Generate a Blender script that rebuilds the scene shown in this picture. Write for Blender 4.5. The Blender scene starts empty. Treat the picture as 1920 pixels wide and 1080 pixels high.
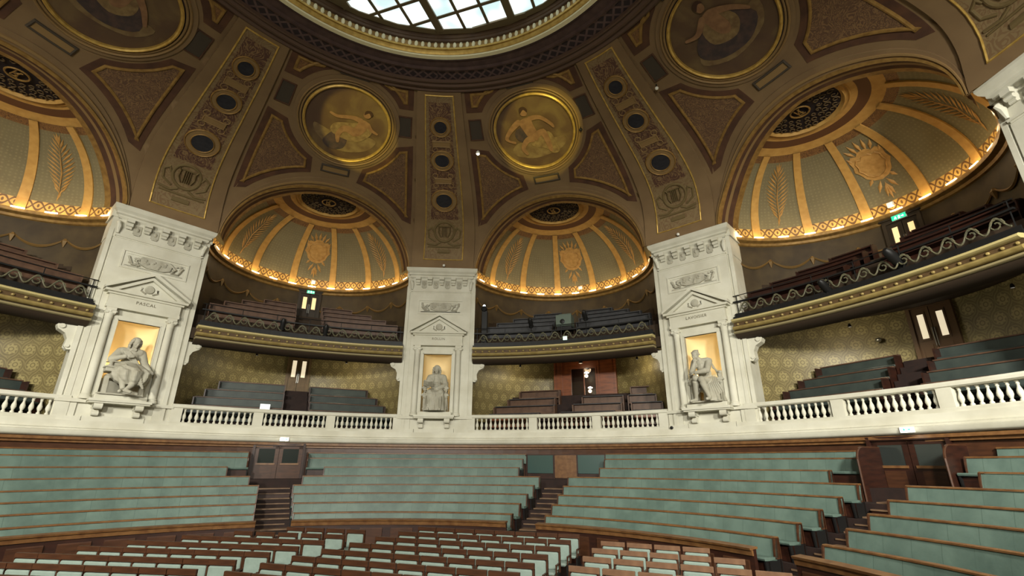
import bpy, bmesh, math, random
from math import sin, cos, pi, radians as R, sqrt, atan2, hypot, degrees
from mathutils import Vector, Matrix
random.seed(7)
SC = bpy.context.scene
COL = SC.collection
E = 2.9                      # eye height above the parterre floor; heights below are written from eye level

# ------------------------------------------------------------------ camera, world, exposure, lights
CAMAZ, CAMR = R(165.237), 9.2247
CX, CY = CAMR*sin(CAMAZ), CAMR*cos(CAMAZ)
HEAD, PITCH, ROLL, FPX = R(3.56), R(19.97), R(0.24), 909.6
cam = bpy.data.cameras.new('camera'); camo = bpy.data.objects.new('camera', cam); COL.objects.link(camo)
cam.sensor_width = 36; cam.lens = 36*FPX/1920; cam.clip_start = .05; cam.clip_end = 200
camo.location = (CX, CY, 0)
_r = Vector((cos(HEAD), -sin(HEAD), 0)); _f = Vector((sin(HEAD)*cos(PITCH), cos(HEAD)*cos(PITCH), sin(PITCH)))
_u = _r.cross(_f)
_m = Matrix((_r, _u, -_f)).transposed().to_4x4() @ Matrix.Rotation(ROLL, 4, 'Z')
camo.matrix_world = Matrix.Translation((CX, CY, 0)) @ _m
SC.camera = camo
def project(x, y, z):
    d = Vector((x-CX, y-CY, z)); a, b, c = d.dot(_r), d.dot(_u), d.dot(_f)
    if c < .1: return None
    return 960+FPX*a/c, 540-FPX*b/c
def inframe(x, y, z, mx=40, my=30):
    p = project(x, y, z)
    return p is not None and -mx < p[0] < 1920+mx and -my < p[1] < 1080+my

w = bpy.data.worlds.new('world'); SC.world = w; w.use_nodes = True
w.node_tree.nodes['Background'].inputs[0].default_value = (.55, .62, .7, 1)
w.node_tree.nodes['Background'].inputs[1].default_value = .0
SC.view_settings.view_transform = 'Standard'; SC.view_settings.look = 'None'
SC.view_settings.gamma = 1; SC.view_settings.use_curve_mapping = False
SC.view_settings.exposure = 0.0
SKYLIGHT = 1.6
FILL_POWER = 1400
def aim(o, tgt):
    o.rotation_euler = (Vector(tgt)-o.location).to_track_quat('-Z', 'Y').to_euler()
def area(loc, tgt, size, power, col=(1, .93, .8), sy=None):
    l = bpy.data.lights.new('lamp', 'AREA'); l.energy = power; l.color = col; l.size = size
    if sy: l.shape = 'RECTANGLE'; l.size_y = sy
    o = bpy.data.objects.new('added_fill_light', l); COL.objects.link(o); o.location = loc; aim(o, tgt); return o
def point(loc, power, col, rad=.05):
    l = bpy.data.lights.new('lamp', 'POINT'); l.energy = power; l.color = col; l.shadow_soft_size = rad
    o = bpy.data.objects.new('lamp_light', l); COL.objects.link(o); o.location = loc; return o
def spot(loc, tgt, power, col, ang, blend=.15, rad=.05):
    l = bpy.data.lights.new('lamp', 'SPOT'); l.energy = power; l.color = col; l.spot_size = R(ang); l.spot_blend = blend; l.shadow_soft_size = rad
    o = bpy.data.objects.new('spot_light', l); COL.objects.link(o); o.location = loc; aim(o, tgt); return o
# unseen area lights added behind the camera to light the hall from the front
for sx, k in ((-11, 1.17), (-4, .84), (4, .84), (11, 1.17)):
    _l = area((sx, -14.6 if abs(sx) < 6 else -12, 6.8), (sx*1.9, 14, -2.2), 1.6, FILL_POWER*k, (1, .965, .85)); _l.data.spread = R(96)
# ------------------------------------------------------------------ materials
MATS = {}
class NT:
    def __init__(s, name):
        m = bpy.data.materials.new(name); m.use_nodes = True; s.m = m; s.nt = m.node_tree
        s.b = s.nt.nodes['Principled BSDF']
        MATS[name] = m
    def n(s, t, **k):
        x = s.nt.nodes.new(t)
        for a, v in k.items():
            if a in x.inputs: x.inputs[a].default_value = v
            else: setattr(x, a, v)
        return x
    def l(s, a, b): s.nt.links.new(a, b)
def srgb(r, g, b):
    f = lambda c: (c/255/12.92 if c/255 <= .04045 else ((c/255+.055)/1.055)**2.4)
    return (f(r), f(g), f(b), 1)
def mat(name, col, rough=.6, col2=None, scale=3, metal=0, bump=0, bscale=None, stretch=(1, 1, 1), spec=.3, detail=4, emit=None, es=0, uvc=False):
    t = NT(name); b = t.b
    b.inputs['Roughness'].default_value = rough; b.inputs['Metallic'].default_value = metal
    b.inputs['Specular IOR Level'].default_value = spec
    b.inputs['Base Color'].default_value = col
    tc = t.n('ShaderNodeTexCoord'); mp = t.n('ShaderNodeMapping'); mp.inputs['Scale'].default_value = stretch
    t.l(tc.outputs['UV' if uvc else 'Object'], mp.inputs[0])
    if col2 is not None:
        no = t.n('ShaderNodeTexNoise'); no.inputs['Scale'].default_value = scale; no.inputs['Detail'].default_value = detail
        t.l(mp.outputs[0], no.inputs['Vector'])
        r = t.n('ShaderNodeValToRGB'); r.color_ramp.elements[0].position = .35; r.color_ramp.elements[1].position = .68
        r.color_ramp.elements[0].color = col; r.color_ramp.elements[1].color = col2
        t.l(no.outputs['Fac'], r.inputs[0]); t.l(r.outputs[0], b.inputs['Base Color'])
    if bump:
        no = t.n('ShaderNodeTexNoise'); no.inputs['Scale'].default_value = bscale or scale*4; no.inputs['Detail'].default_value = 3
        t.l(mp.outputs[0], no.inputs['Vector'])
        bm_ = t.n('ShaderNodeBump'); bm_.inputs['Strength'].default_value = bump; bm_.inputs['Distance'].default_value = .03
        t.l(no.outputs['Fac'], bm_.inputs['Height']); t.l(bm_.outputs[0], b.inputs['Normal'])
    if emit:
        b.inputs['Emission Color'].default_value = emit; b.inputs['Emission Strength'].default_value = es
    return t.m
stone = mat('white_stone', srgb(205, 203, 188), .75, srgb(190, 187, 170), 1.2, bump=.12, bscale=9)
stone2 = mat('statue_stone', srgb(178, 175, 160), .8, srgb(154, 150, 134), 3, bump=.2, bscale=18)
nichem = mat('niche_plaster', srgb(236, 214, 165), .8)
plaster = mat('dome_plaster', srgb(124, 101, 71), .8, srgb(112, 90, 63), .8)
redb = mat('dome_brown', srgb(88, 60, 42), .85, srgb(70, 48, 36), 2)
mould = mat('dome_moulding', srgb(132, 106, 68), .6)
gold = mat('gilding', srgb(196, 164, 90), .42, srgb(168, 136, 66), 5, metal=.4)
goldd = mat('old_gilding', srgb(150, 118, 64), .5, srgb(122, 92, 48), 5, metal=.25)
ringbr = mat('oculus_frieze', srgb(84, 66, 62), .8, srgb(70, 54, 52), 3)
ringdk = mat('frieze_recess', srgb(34, 26, 30), .9)
ivory = mat('ivory_paint', srgb(226, 220, 184), .6)
blue = mat('blue_disc', srgb(34, 34, 40), .5, srgb(46, 45, 50), 6, stretch=(1, 1, 3))
slate = mat('slate_panel', srgb(66, 58, 48), .8)
wood = mat('wood', srgb(74, 45, 28), .38, srgb(56, 34, 22), 2.2, stretch=(1, 1, 6), spec=.4)
woodr = mat('rail_wood', srgb(118, 84, 50), .38, srgb(94, 62, 36), 5, stretch=(1, 1, 1), spec=.5)
woodd = mat('dark_wood', srgb(52, 27, 18), .42, srgb(36, 19, 14), 2, stretch=(1, 1, 5), spec=.4)
woodo = mat('orange_wood', srgb(122, 66, 32), .35, srgb(90, 46, 22), 1.6, stretch=(1, 1, 6), spec=.5)
black = mat('black_iron', srgb(22, 22, 22), .5)
iron = mat('painted_iron', srgb(98, 94, 72), .5, srgb(74, 74, 60), 8)
green = mat('green_leather', srgb(96, 115, 106), .5, srgb(76, 94, 87), 1.6, bump=.25, bscale=5, detail=6)
greenp = mat('green_chair_leather', srgb(140, 156, 148), .45, srgb(124, 140, 132), 4, bump=.1)
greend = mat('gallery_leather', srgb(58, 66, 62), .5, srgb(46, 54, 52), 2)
dkslate = mat('gallery_slate', srgb(64, 64, 66), .5, srgb(50, 50, 52), 3)
gbwood = mat('gallery_wood', srgb(96, 72, 56), .45, srgb(74, 54, 44), 3)
carpet = mat('dark_floor', srgb(44, 30, 26), .8, srgb(34, 24, 22), 3)
stairw = mat('stair_tread', srgb(120, 96, 74), .5, srgb(96, 74, 56), 3)
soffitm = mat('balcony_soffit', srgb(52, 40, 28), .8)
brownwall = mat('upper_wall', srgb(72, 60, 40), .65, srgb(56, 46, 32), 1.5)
white = mat('white_plastic', srgb(225, 225, 215), .5)
metal = mat('metal', srgb(170, 170, 165), .3, metal=.9)
steel = mat('grey_box', srgb(88, 100, 90), .5)
tealp = mat('teal_panel', srgb(52, 76, 72), .3, spec=.6)
glassd = mat('dark_glass', srgb(40, 46, 44), .12, spec=.8)
paneg = mat('lit_pane', srgb(200, 190, 165), .4, emit=srgb(250, 232, 196), es=.75)
paney = mat('warm_lit_pane', srgb(200, 190, 165), .4, emit=srgb(255, 214, 140), es=.9)
lampm = mat('lamp_tube', (1, .9, .7, 1), .4, emit=(1, .72, .34, 1), es=14)
lampn = mat('niche_bulb', (1, 1, 1, 1), .4, emit=(1, .8, .5, 1), es=2)
lampw = mat('lamp_white', (1, 1, 1, 1), .4, emit=(1, .96, .85, 1), es=9)
lampb = mat('lamp_cool', (1, 1, 1, 1), .4, emit=(.75, .9, 1, 1), es=6)
exitg = mat('exit_green', srgb(30, 170, 120), .4, emit=srgb(40, 215, 165), es=1.0)
exitw = mat('exit_pictogram', srgb(230, 250, 240), .4, emit=srgb(220, 255, 240), es=1.6)
flesh = mat('painted_flesh', srgb(142, 108, 76), .7, srgb(122, 90, 64), 4)
drapeA = mat('painted_drapery', srgb(138, 116, 78), .7, srgb(110, 88, 60), 5)
drapeB = mat('painted_dark_drapery', srgb(62, 54, 54), .7, srgb(84, 66, 60), 4)
hairm = mat('painted_hair', srgb(64, 44, 32), .8)
cloudm = mat('painted_cloud', srgb(128, 108, 74), .8, srgb(106, 84, 58), 3)

def canvas():
    t = NT('painted_canvas'); tc = t.n('ShaderNodeTexCoord')
    no = t.n('ShaderNodeTexNoise'); no.inputs['Scale'].default_value = .9; no.inputs['Detail'].default_value = 5; no.inputs['Distortion'].default_value = .6
    t.l(tc.outputs['Object'], no.inputs['Vector'])
    r = t.n('ShaderNodeValToRGB'); c = r.color_ramp
    c.elements[0].position = .3; c.elements[0].color = srgb(82, 60, 44)
    c.elements[1].position = .7; c.elements[1].color = srgb(112, 92, 58)
    e = c.elements.new(.5); e.color = srgb(90, 68, 46)
    t.l(no.outputs['Fac'], r.inputs[0]); t.l(r.outputs[0], t.b.inputs['Base Color']); t.b.inputs['Roughness'].default_value = .7
    return t.m
canvasm = canvas()

def uvpattern(name, base, fig, kind, su=1., sv=1., rough=.6, base2=None, metal=0, thr=.5):
    """procedural pattern laid out on the mesh's own metre-true UVs"""
    t = NT(name); tc = t.n('ShaderNodeTexCoord'); mp = t.n('ShaderNodeMapping'); mp.inputs['Scale'].default_value = (su, sv, 1)
    t.l(tc.outputs['UV'], mp.inputs[0]); sep = t.n('ShaderNodeSeparateXYZ'); t.l(mp.outputs[0], sep.inputs[0])
    def mth(op, a, b=None):
        m_ = t.n('ShaderNodeMath', operation=op)
        for i, v in enumerate((a, b)):
            if v is None: continue
            if isinstance(v, (int, float)): m_.inputs[i].default_value = v
            else: t.l(v, m_.inputs[i])
        return m_.outputs[0]
    U, V = sep.outputs[0], sep.outputs[1]
    if kind == 'rosette':      # damask: offset rows of petalled rosettes joined by leaves
        row = mth('FLOOR', V); off = mth('MULTIPLY', mth('MODULO', row, 2.0), .5)
        fu = mth('SUBTRACT', mth('FRACT', mth('ADD', U, off)), .5); fv = mth('SUBTRACT', mth('FRACT', V), .5)
        rad = mth('SQRT', mth('ADD', mth('MULTIPLY', fu, fu), mth('MULTIPLY', fv, fv)))
        ang = mth('ARCTAN2', fv, fu)
        pet = mth('MULTIPLY', mth('COSINE', mth('MULTIPLY', ang, 8.0)), .06)
        a = mth('LESS_THAN', rad, mth('ADD', pet, .3))
        hole = mth('MULTIPLY', mth('GREATER_THAN', rad, .1), mth('LESS_THAN', rad, .16))
        leaf = mth('GREATER_THAN', mth('SINE', mth('ADD', mth('MULTIPLY', rad, 40.0), mth('MULTIPLY', ang, 3.0))), .35)
        f = mth('MAXIMUM', mth('SUBTRACT', mth('MULTIPLY', a, 1.0), hole), mth('MULTIPLY', mth('SUBTRACT', 1.0, a), mth('MULTIPLY', leaf, .55)))
    elif kind == 'lattice':
        a = mth('ABSOLUTE', mth('SINE', mth('MULTIPLY', mth('ADD', U, V), pi))); b = mth('ABSOLUTE', mth('SINE', mth('MULTIPLY', mth('SUBTRACT', U, V), pi)))
        f = mth('LESS_THAN', mth('MINIMUM', a, b), thr)
    elif kind == 'guilloche':
        a = mth('ABSOLUTE', mth('SINE', mth('MULTIPLY', U, pi))); fv = mth('MULTIPLY', mth('SUBTRACT', mth('FRACT', V), .5), 2.0)
        d = mth('SUBTRACT', mth('ABSOLUTE', fv), mth('MULTIPLY', a, .75)); f1 = mth('LESS_THAN', mth('ABSOLUTE', d), .2)
        rr = mth('ADD', mth('POWER', mth('SUBTRACT', mth('FRACT', U), .5), 2.0), mth('POWER', mth('MULTIPLY', fv, .35), 2.0))
        f = mth('MAXIMUM', f1, mth('LESS_THAN', rr, .012))
    elif kind == 'weave':
        vor = t.n('ShaderNodeTexVoronoi'); vor.inputs['Scale'].default_value = 1; t.l(mp.outputs[0], vor.inputs['Vector']); vor.inputs['Randomness'].default_value = .25
        f = mth('LESS_THAN', vor.outputs['Distance'], .28)
    elif kind == 'scroll':
        wv = t.n('ShaderNodeTexNoise'); wv.inputs['Scale'].default_value = 1; wv.inputs['Detail'].default_value = 2; wv.inputs['Distortion'].default_value = 2.5
        t.l(mp.outputs[0], wv.inputs['Vector'])
        f = mth('LESS_THAN', mth('ABSOLUTE', mth('SUBTRACT', mth('FRACT', mth('MULTIPLY', wv.outputs['Fac'], 7.0)), .5)), .2)
    no = t.n('ShaderNodeTexNoise'); no.inputs['Scale'].default_value = 1.1; no.inputs['Detail'].default_value = 3; t.l(tc.outputs['Object'], no.inputs['Vector'])
    mb = t.n('ShaderNodeMix', data_type='RGBA'); mb.inputs[6].default_value = base; mb.inputs[7].default_value = base2 or base; t.l(no.outputs['Fac'], mb.inputs[0])
    mx = t.n('ShaderNodeMix', data_type='RGBA'); t.l(mb.outputs[2], mx.inputs[6]); mx.inputs[7].default_value = fig; t.l(f, mx.inputs[0])
    t.l(mx.outputs[2], t.b.inputs['Base Color']); t.b.inputs['Roughness'].default_value = rough; t.b.inputs['Metallic'].default_value = metal
    return t.m
paper = uvpattern('damask_wallpaper', srgb(116, 104, 64), srgb(140, 128, 84), 'rosette', 1.65, 1.65, .5, srgb(88, 76, 48))
nfield = uvpattern('semidome_field', srgb(122, 114, 84), srgb(125, 117, 86), 'weave', 7, 7, .8, srgb(106, 98, 72))
nedge = uvpattern('gold_guilloche', srgb(196, 160, 84), srgb(104, 72, 34), 'guilloche', 3.2, 2.4, .6)
lattice = uvpattern('lattice_frieze', srgb(40, 30, 34), srgb(92, 72, 70), 'lattice', 2.3, 2.3, .8, thr=.42)
spandrel = uvpattern('spandrel_scrolls', srgb(92, 66, 44), srgb(118, 90, 58), 'scroll', 2.2, 2.2, .75, srgb(78, 54, 38))
ribfld = uvpattern('rib_arabesque', srgb(74, 46, 34), srgb(120, 94, 62), 'scroll', 1.4, 1.4, .75, srgb(84, 56, 40))
ribfldl = uvpattern('rib_arabesque_light', srgb(128, 108, 74), srgb(112, 88, 58), 'scroll', 1.3, 1.3, .75, srgb(120, 100, 68))
innerring = uvpattern('gold_border', srgb(128, 92, 50), srgb(84, 54, 32), 'scroll', 3, 3, .6)
def glassmat():
    t = NT('skylight_glass'); b = t.b; tc = t.n('ShaderNodeTexCoord')
    no = t.n('ShaderNodeTexNoise'); no.inputs['Scale'].default_value = .9; no.inputs['Detail'].default_value = 1
    t.l(tc.outputs['Object'], no.inputs['Vector']); r = t.n('ShaderNodeValToRGB')
    r.color_ramp.elements[0].position = .38; r.color_ramp.elements[0].color = srgb(172, 196, 198)
    r.color_ramp.elements[1].position = .66; r.color_ramp.elements[1].color = srgb(250, 255, 255)
    t.l(no.outputs['Fac'], r.inputs[0]); t.l(r.outputs[0], b.inputs['Emission Color']); b.inputs['Emission Strength'].default_value = SKYLIGHT
    b.inputs['Base Color'].default_value = srgb(190, 205, 205); b.inputs['Roughness'].default_value = .3
    return t.m
skyglass = glassmat()

def seamed(m, per):
    """upholstery seams every few decimetres along the UV length"""
    nt = m.node_tree; b = nt.nodes['Principled BSDF']; src = b.inputs['Base Color'].links[0].from_socket
    tc = nt.nodes.new('ShaderNodeTexCoord'); sp = nt.nodes.new('ShaderNodeSeparateXYZ'); nt.links.new(tc.outputs['UV'], sp.inputs[0])
    a = nt.nodes.new('ShaderNodeMath'); a.operation = 'DIVIDE'; nt.links.new(sp.outputs[0], a.inputs[0]); a.inputs[1].default_value = per
    f = nt.nodes.new('ShaderNodeMath'); f.operation = 'FRACT'; nt.links.new(a.outputs[0], f.inputs[0])
    l = nt.nodes.new('ShaderNodeMath'); l.operation = 'LESS_THAN'; nt.links.new(f.outputs[0], l.inputs[0]); l.inputs[1].default_value = .025
    fl = nt.nodes.new('ShaderNodeMath'); fl.operation = 'FLOOR'; nt.links.new(a.outputs[0], fl.inputs[0])
    wn = nt.nodes.new('ShaderNodeTexWhiteNoise'); wn.noise_dimensions = '1D'; nt.links.new(fl.outputs[0], wn.inputs['W'])
    mr = nt.nodes.new('ShaderNodeMapRange'); nt.links.new(wn.outputs['Value'], mr.inputs[0]); mr.inputs[3].default_value = .95; mr.inputs[4].default_value = 1.05
    hv = nt.nodes.new('ShaderNodeHueSaturation'); nt.links.new(src, hv.inputs['Color']); nt.links.new(mr.outputs[0], hv.inputs['Value'])
    mx = nt.nodes.new('ShaderNodeMix'); mx.data_type = 'RGBA'; nt.links.new(l.outputs[0], mx.inputs[0]); nt.links.new(hv.outputs[0], mx.inputs[6]); mx.inputs[7].default_value = srgb(78, 96, 88)
    nt.links.new(mx.outputs[2], b.inputs['Base Color'])
seamed(green, .62)
# ------------------------------------------------------------------ mesh building
def az2(az, r, z=0.): return Vector((r*sin(R(az)), r*cos(R(az)), z))
class MB:
    def __init__(s): s.v = []; s.f = []; s.uv = {}; s.mi = []; s.cm = 0
    def add(s, vs, fs, uvs=None, M=None):
        o = len(s.v)
        for p in vs:
            p = Vector(p); s.v.append(M @ p if M else p)
        for k, f in enumerate(fs):
            s.f.append(tuple(i+o for i in f)); s.mi.append(s.cm)
            if uvs is not None: s.uv[len(s.f)-1] = [uvs[i] for i in f]
        return s
    def box(s, x0, x1, y0, y1, z0, z1, M=None, bev=0):
        if x0 > x1: x0, x1 = x1, x0
        if bev:
            b = min(bev, (x1-x0)/2.01, (y1-y0)/2.01, (z1-z0)/2.01); vs = []; fs = []
            lv = [(z0, b), (z0+b, 0), (z1-b, 0), (z1, b)]
            for z, i in lv:
                c = b if i == 0 else b
                e = i
                vs += [(x0+e+b*(e == 0), y0+e, z), (x1-e-b*(e == 0), y0+e, z), (x1-e, y0+e+b*(e == 0), z), (x1-e, y1-e-b*(e == 0), z),
                       (x1-e-b*(e == 0), y1-e, z), (x0+e+b*(e == 0), y1-e, z), (x0+e, y1-e-b*(e == 0), z), (x0+e, y0+e+b*(e == 0), z)]
            for k in range(3):
                for j in range(8):
                    fs.append((k*8+j, k*8+(j+1) % 8, k*8+8+(j+1) % 8, k*8+8+j))
            fs.append(tuple(range(7, -1, -1))); fs.append(tuple(range(24, 32)))
            return s.add(vs, fs, None, M)
        vs = [(x0, y0, z0), (x1, y0, z0), (x1, y1, z0), (x0, y1, z0), (x0, y0, z1), (x1, y0, z1), (x1, y1, z1), (x0, y1, z1)]
        return s.add(vs, [(3, 2, 1, 0), (4, 5, 6, 7), (0, 1, 5, 4), (1, 2, 6, 5), (2, 3, 7, 6), (3, 0, 4, 7)], None, M)
    def prism(s, poly, y0, y1, M=None):
        """poly in (x,z), extruded in y"""
        n = len(poly); vs = [(x, y0, z) for x, z in poly]+[(x, y1, z) for x, z in poly]
        return s.add(vs, [tuple(range(n)), tuple(range(2*n-1, n-1, -1))]+[(i, i+n, (i+1) % n+n, (i+1) % n) for i in range(n)], None, M)
    def lathe(s, prof, seg=12, M=None, cx=0, cy=0):
        vs = []; fs = []
        for r, z in prof:
            for j in range(seg): a = 2*pi*j/seg; vs.append((cx+r*cos(a), cy+r*sin(a), z))
        for k in range(len(prof)-1):
            for j in range(seg): fs.append((k*seg+j, k*seg+(j+1) % seg, (k+1)*seg+(j+1) % seg, (k+1)*seg+j))
        fs.append(tuple(range(seg-1, -1, -1))); fs.append(tuple(range((len(prof)-1)*seg, len(prof)*seg)))
        return s.add(vs, fs, None, M)
    def arc(s, prof, a0, a1, step=2., c=(0, 0), closed=True, caps=True, rowshift=None):
        """sweep a profile of (r,z) about a vertical axis at c from azimuth a0 to a1 (deg)"""
        n = max(1, int(abs(a1-a0)/step+.999)); P = list(prof); m = len(P); vs = []; uv = []; L = [0]
        for k in range(1, m+1): L.append(L[-1]+hypot(P[k % m][0]-P[k-1][0], P[k % m][1]-P[k-1][1]))
        rm = max(p[0] for p in P)
        fs = []; mm = m if closed else m-1
        for i in range(n):
            for k in range(mm):
                k2 = (k+1) % m; q = []; u_ = []
                for (ii, kk, ll) in ((i, k, L[k]), (i+1, k, L[k]), (i+1, k2, L[k+1]), (i, k2, L[k+1])):
                    a = R(a0+(a1-a0)*ii/n); r, z = P[kk]
                    q.append((c[0]+r*sin(a), c[1]+r*cos(a), z)); u_.append((a*rm, ll))
                o = len(vs); vs += q; uv += u_; fs.append((o, o+1, o+2, o+3))
        s.add(vs, fs, uv)
        if closed and caps:
            for ii in (0, n):
                a = R(a0+(a1-a0)*ii/n); s.add([(c[0]+r*sin(a), c[1]+r*cos(a), z) for r, z in P], [tuple(range(m)) if ii else tuple(range(m-1, -1, -1))])
        return s
    def tube(s, pts, r, seg=6, M=None, rs=None):
        vs = []; fs = []; n = len(pts); pts = [Vector(p) for p in pts]
        for i, p in enumerate(pts):
            t = (pts[min(i+1, n-1)]-pts[max(i-1, 0)]).normalized(); a = t.cross(Vector((0, 0, 1)))
            if a.length < .05: a = t.cross(Vector((1, 0, 0)))
            a.normalize(); b = t.cross(a); rr = rs[i] if rs else r
            for j in range(seg): g = 2*pi*j/seg; vs.append(p+rr*(cos(g)*a+sin(g)*b))
        for i in range(n-1):
            for j in range(seg): fs.append((i*seg+j, i*seg+(j+1) % seg, (i+1)*seg+(j+1) % seg, (i+1)*seg+j))
        fs.append(tuple(range(seg))); fs.append(tuple(range((n-1)*seg, n*seg)))
        return s.add(vs, fs, None, M)
    def grid(s, fn, nu, nv, uvfn=None):
        vs = []; uv = []
        for i in range(nu+1):
            for j in range(nv+1):
                p = fn(i/nu, j/nv); vs.append(p); uv.append(uvfn(i/nu, j/nv) if uvfn else (0, 0))
        fs = [(i*(nv+1)+j, (i+1)*(nv+1)+j, (i+1)*(nv+1)+j+1, i*(nv+1)+j+1) for i in range(nu) for j in range(nv)]
        return s.add(vs, fs, uv)
    def sphere(s, c, rx, ry, rz, M=None, seg=12, rings=8):
        vs = []; fs = []
        for i in range(rings+1):
            ph = pi*i/rings
            for j in range(seg): a = 2*pi*j/seg; vs.append((c[0]+rx*sin(ph)*cos(a), c[1]+ry*sin(ph)*sin(a), c[2]+rz*cos(ph)))
        for i in range(rings):
            for j in range(seg): fs.append((i*seg+j, (i+1)*seg+j, (i+1)*seg+(j+1) % seg, i*seg+(j+1) % seg))
        return s.add(vs, fs, None, M)
    def build(s, name, mats, parent=None, smooth=False, world=False, label=None, merge=True, bevel=0):
        if not isinstance(mats, (list, tuple)): mats = [mats]
        inv = None
        if world and parent is not None: inv = PM[parent.name].inverted()
        me = bpy.data.meshes.new(name); me.from_pydata([tuple(inv @ v if inv else v) for v in s.v], [], s.f)
        for m in mats: me.materials.append(m)
        for i, p in enumerate(me.polygons): p.material_index = s.mi[i]
        if s.uv:
            ul = me.uv_layers.new(name='UVMap')
            for i, p in enumerate(me.polygons):
                if i in s.uv:
                    for k, li in enumerate(p.loop_indices): ul.data[li].uv = s.uv[i][k]
        bm = bmesh.new(); bm.from_mesh(me)
        if merge: bmesh.ops.remove_doubles(bm, verts=bm.verts, dist=1e-4)
        bmesh.ops.recalc_face_normals(bm, faces=bm.faces)
        if bevel:
            es = [e for e in bm.edges if len(e.link_faces) == 2 and e.calc_face_angle() > .6]
            bmesh.ops.bevel(bm, geom=es, offset=bevel, segments=1, affect='EDGES', clamp_overlap=True)
        bm.to_mesh(me); bm.free()
        if smooth:
            for p in me.polygons: p.use_smooth = True
            try: me.set_sharp_from_angle(angle=R(40))
            except Exception: pass
        o = bpy.data.objects.new(name, me); COL.objects.link(o)
        if parent is not None: o.parent = parent
        if label: o['label'] = label
        return o
PM = {}
def thing(name, label, cat, loc=(0, 0, 0), rz=0, group=None):
    o = bpy.data.objects.new(name, None); COL.objects.link(o); o.empty_display_size = .2
    o.location = loc; o.rotation_euler = (0, 0, rz); o['label'] = label; o['category'] = cat
    if group: o['group'] = group
    PM[o.name] = Matrix.Translation(loc) @ Matrix.Rotation(rz, 4, 'Z')
    return o
def at(name, label, cat, az, r, z, group=None, x=0):
    """thing whose local +y points outward at azimuth az, origin at radius r, tangential offset x"""
    p = az2(az, r, z)+Vector((cos(R(az))*x, -sin(R(az))*x, 0))
    return thing(name, label, cat, p, -R(az), group)
def tag(o, label, cat, group=None, kind=None):
    if label: o['label'] = label
    if cat: o['category'] = cat
    if group: o['group'] = group
    if kind: o['kind'] = kind
    return o
def struct(name, mb, mats, parent=None, **k):
    o = mb.build(name, mats, parent, **k)
    if parent is None: o['kind'] = 'structure'
    return o
def sroot(name, az=0, r=0, z=0):
    p = az2(az, r, z); o = bpy.data.objects.new(name, None); COL.objects.link(o); o.location = p; o.rotation_euler = (0, 0, -R(az)); o['kind'] = 'structure'
    PM[o.name] = Matrix.Translation(p) @ Matrix.Rotation(-R(az), 4, 'Z'); return o
def copy_tree(o, parent=None):
    c = o.copy(); COL.objects.link(c)
    if parent is not None: c.parent = parent; c.matrix_parent_inverse = o.matrix_parent_inverse
    for ch in list(o.children): copy_tree(ch, c)
    return c
ORD = ['first', 'second', 'third', 'fourth', 'fifth', 'sixth', 'seventh', 'eighth', 'ninth', 'tenth', 'eleventh', 'twelfth']
# ------------------------------------------------------------------ dome geometry helpers
ZC, ZTOP = 10.4, 15.64           # springing of the cove and the plane of the oculus
SHX, SHY = .16, -.61             # the oculus is not quite concentric with the ring of piers
def _profile():
    P = [Vector(k) for k in ((16.76, 9.8), (16.75, 10.4), (16.72, 11.0), (16.45, 11.75), (15.68, 12.55), (14.1, 13.35), (12.2, 14.13), (10.35, 14.93), (9.07, 15.64), (7.8, 16.35))]
    out = []
    for i in range(1, len(P)-2):
        for j in range(24):
            t = j/24; out.append(.5*((2*P[i])+(-P[i-1]+P[i+1])*t+(2*P[i-1]-5*P[i]+4*P[i+1]-P[i+2])*t*t+(-P[i-1]+3*P[i]-3*P[i+1]+P[i+2])*t**3))
    out.append(P[-2]); S = [0.]
    for k in range(1, len(out)): S.append(S[-1]+(out[k]-out[k-1]).length)
    return out, S
PROF, PS = _profile()
def coveprof(s):
    s = max(0., min(s, PS[-1]-1e-4))
    lo, hi = 0, len(PS)-1
    while hi-lo > 1:
        m = (lo+hi)//2
        if PS[m] <= s: lo = m
        else: hi = m
    f = (s-PS[lo])/(PS[hi]-PS[lo]); p = PROF[lo].lerp(PROF[hi], f)
    a_, b_ = PROF[max(lo-1, 0)], PROF[min(hi+1, len(PROF)-1)]; t = (b_-a_).normalized(); return p, Vector((-t.y, t.x)) if -t.y < 0 else Vector((t.y, -t.x))
def kf(z):
    t = min(max((z-10.4)/3.2, 0), 1); return t*t*(3-2*t)
def D(az, s, off=0.):
    p, n = coveprof(s); k = kf(p.y); q = p+n*off     # n points into the hall
    return az2(az, q.x, q.y)+Vector((SHX*k, SHY*k, 0))
def rS(s): return coveprof(s)[0].x
def zS(s): return coveprof(s)[0].y
def US(mid, u, s, off=0.): return D(mid+degrees(u/rS(s)), s, off)
def AZ(a, s): return (R(a)*rS(s), s)        # bay-relative azimuth, arc height -> flat coordinates
def dens(poly, d=.3, closed=True):
    out = []; n = len(poly)
    for i in range(n if closed else n-1):
        a, b = poly[i], poly[(i+1) % n]; k = max(1, int(hypot(b[0]-a[0], b[1]-a[1])/d+.99))
        out += [(a[0]+(b[0]-a[0])*j/k, a[1]+(b[1]-a[1])*j/k) for j in range(k)]
    if not closed: out.append(poly[-1])
    return out
def densAZ(poly, d=.35):
    """polygon given as (azimuth, s): edges densified in azimuth space"""
    out = []; n = len(poly)
    for i in range(n):
        a, b = poly[i], poly[(i+1) % n]; k = max(1, int(hypot(R(b[0]-a[0])*13, b[1]-a[1])/d+.99))
        out += [AZ(a[0]+(b[0]-a[0])*j/k, a[1]+(b[1]-a[1])*j/k) for j in range(k)]
    return out
def circ(u, s, r, n=48): return [(u+r*cos(2*pi*i/n), s+r*sin(2*pi*i/n)) for i in range(n)]
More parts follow.
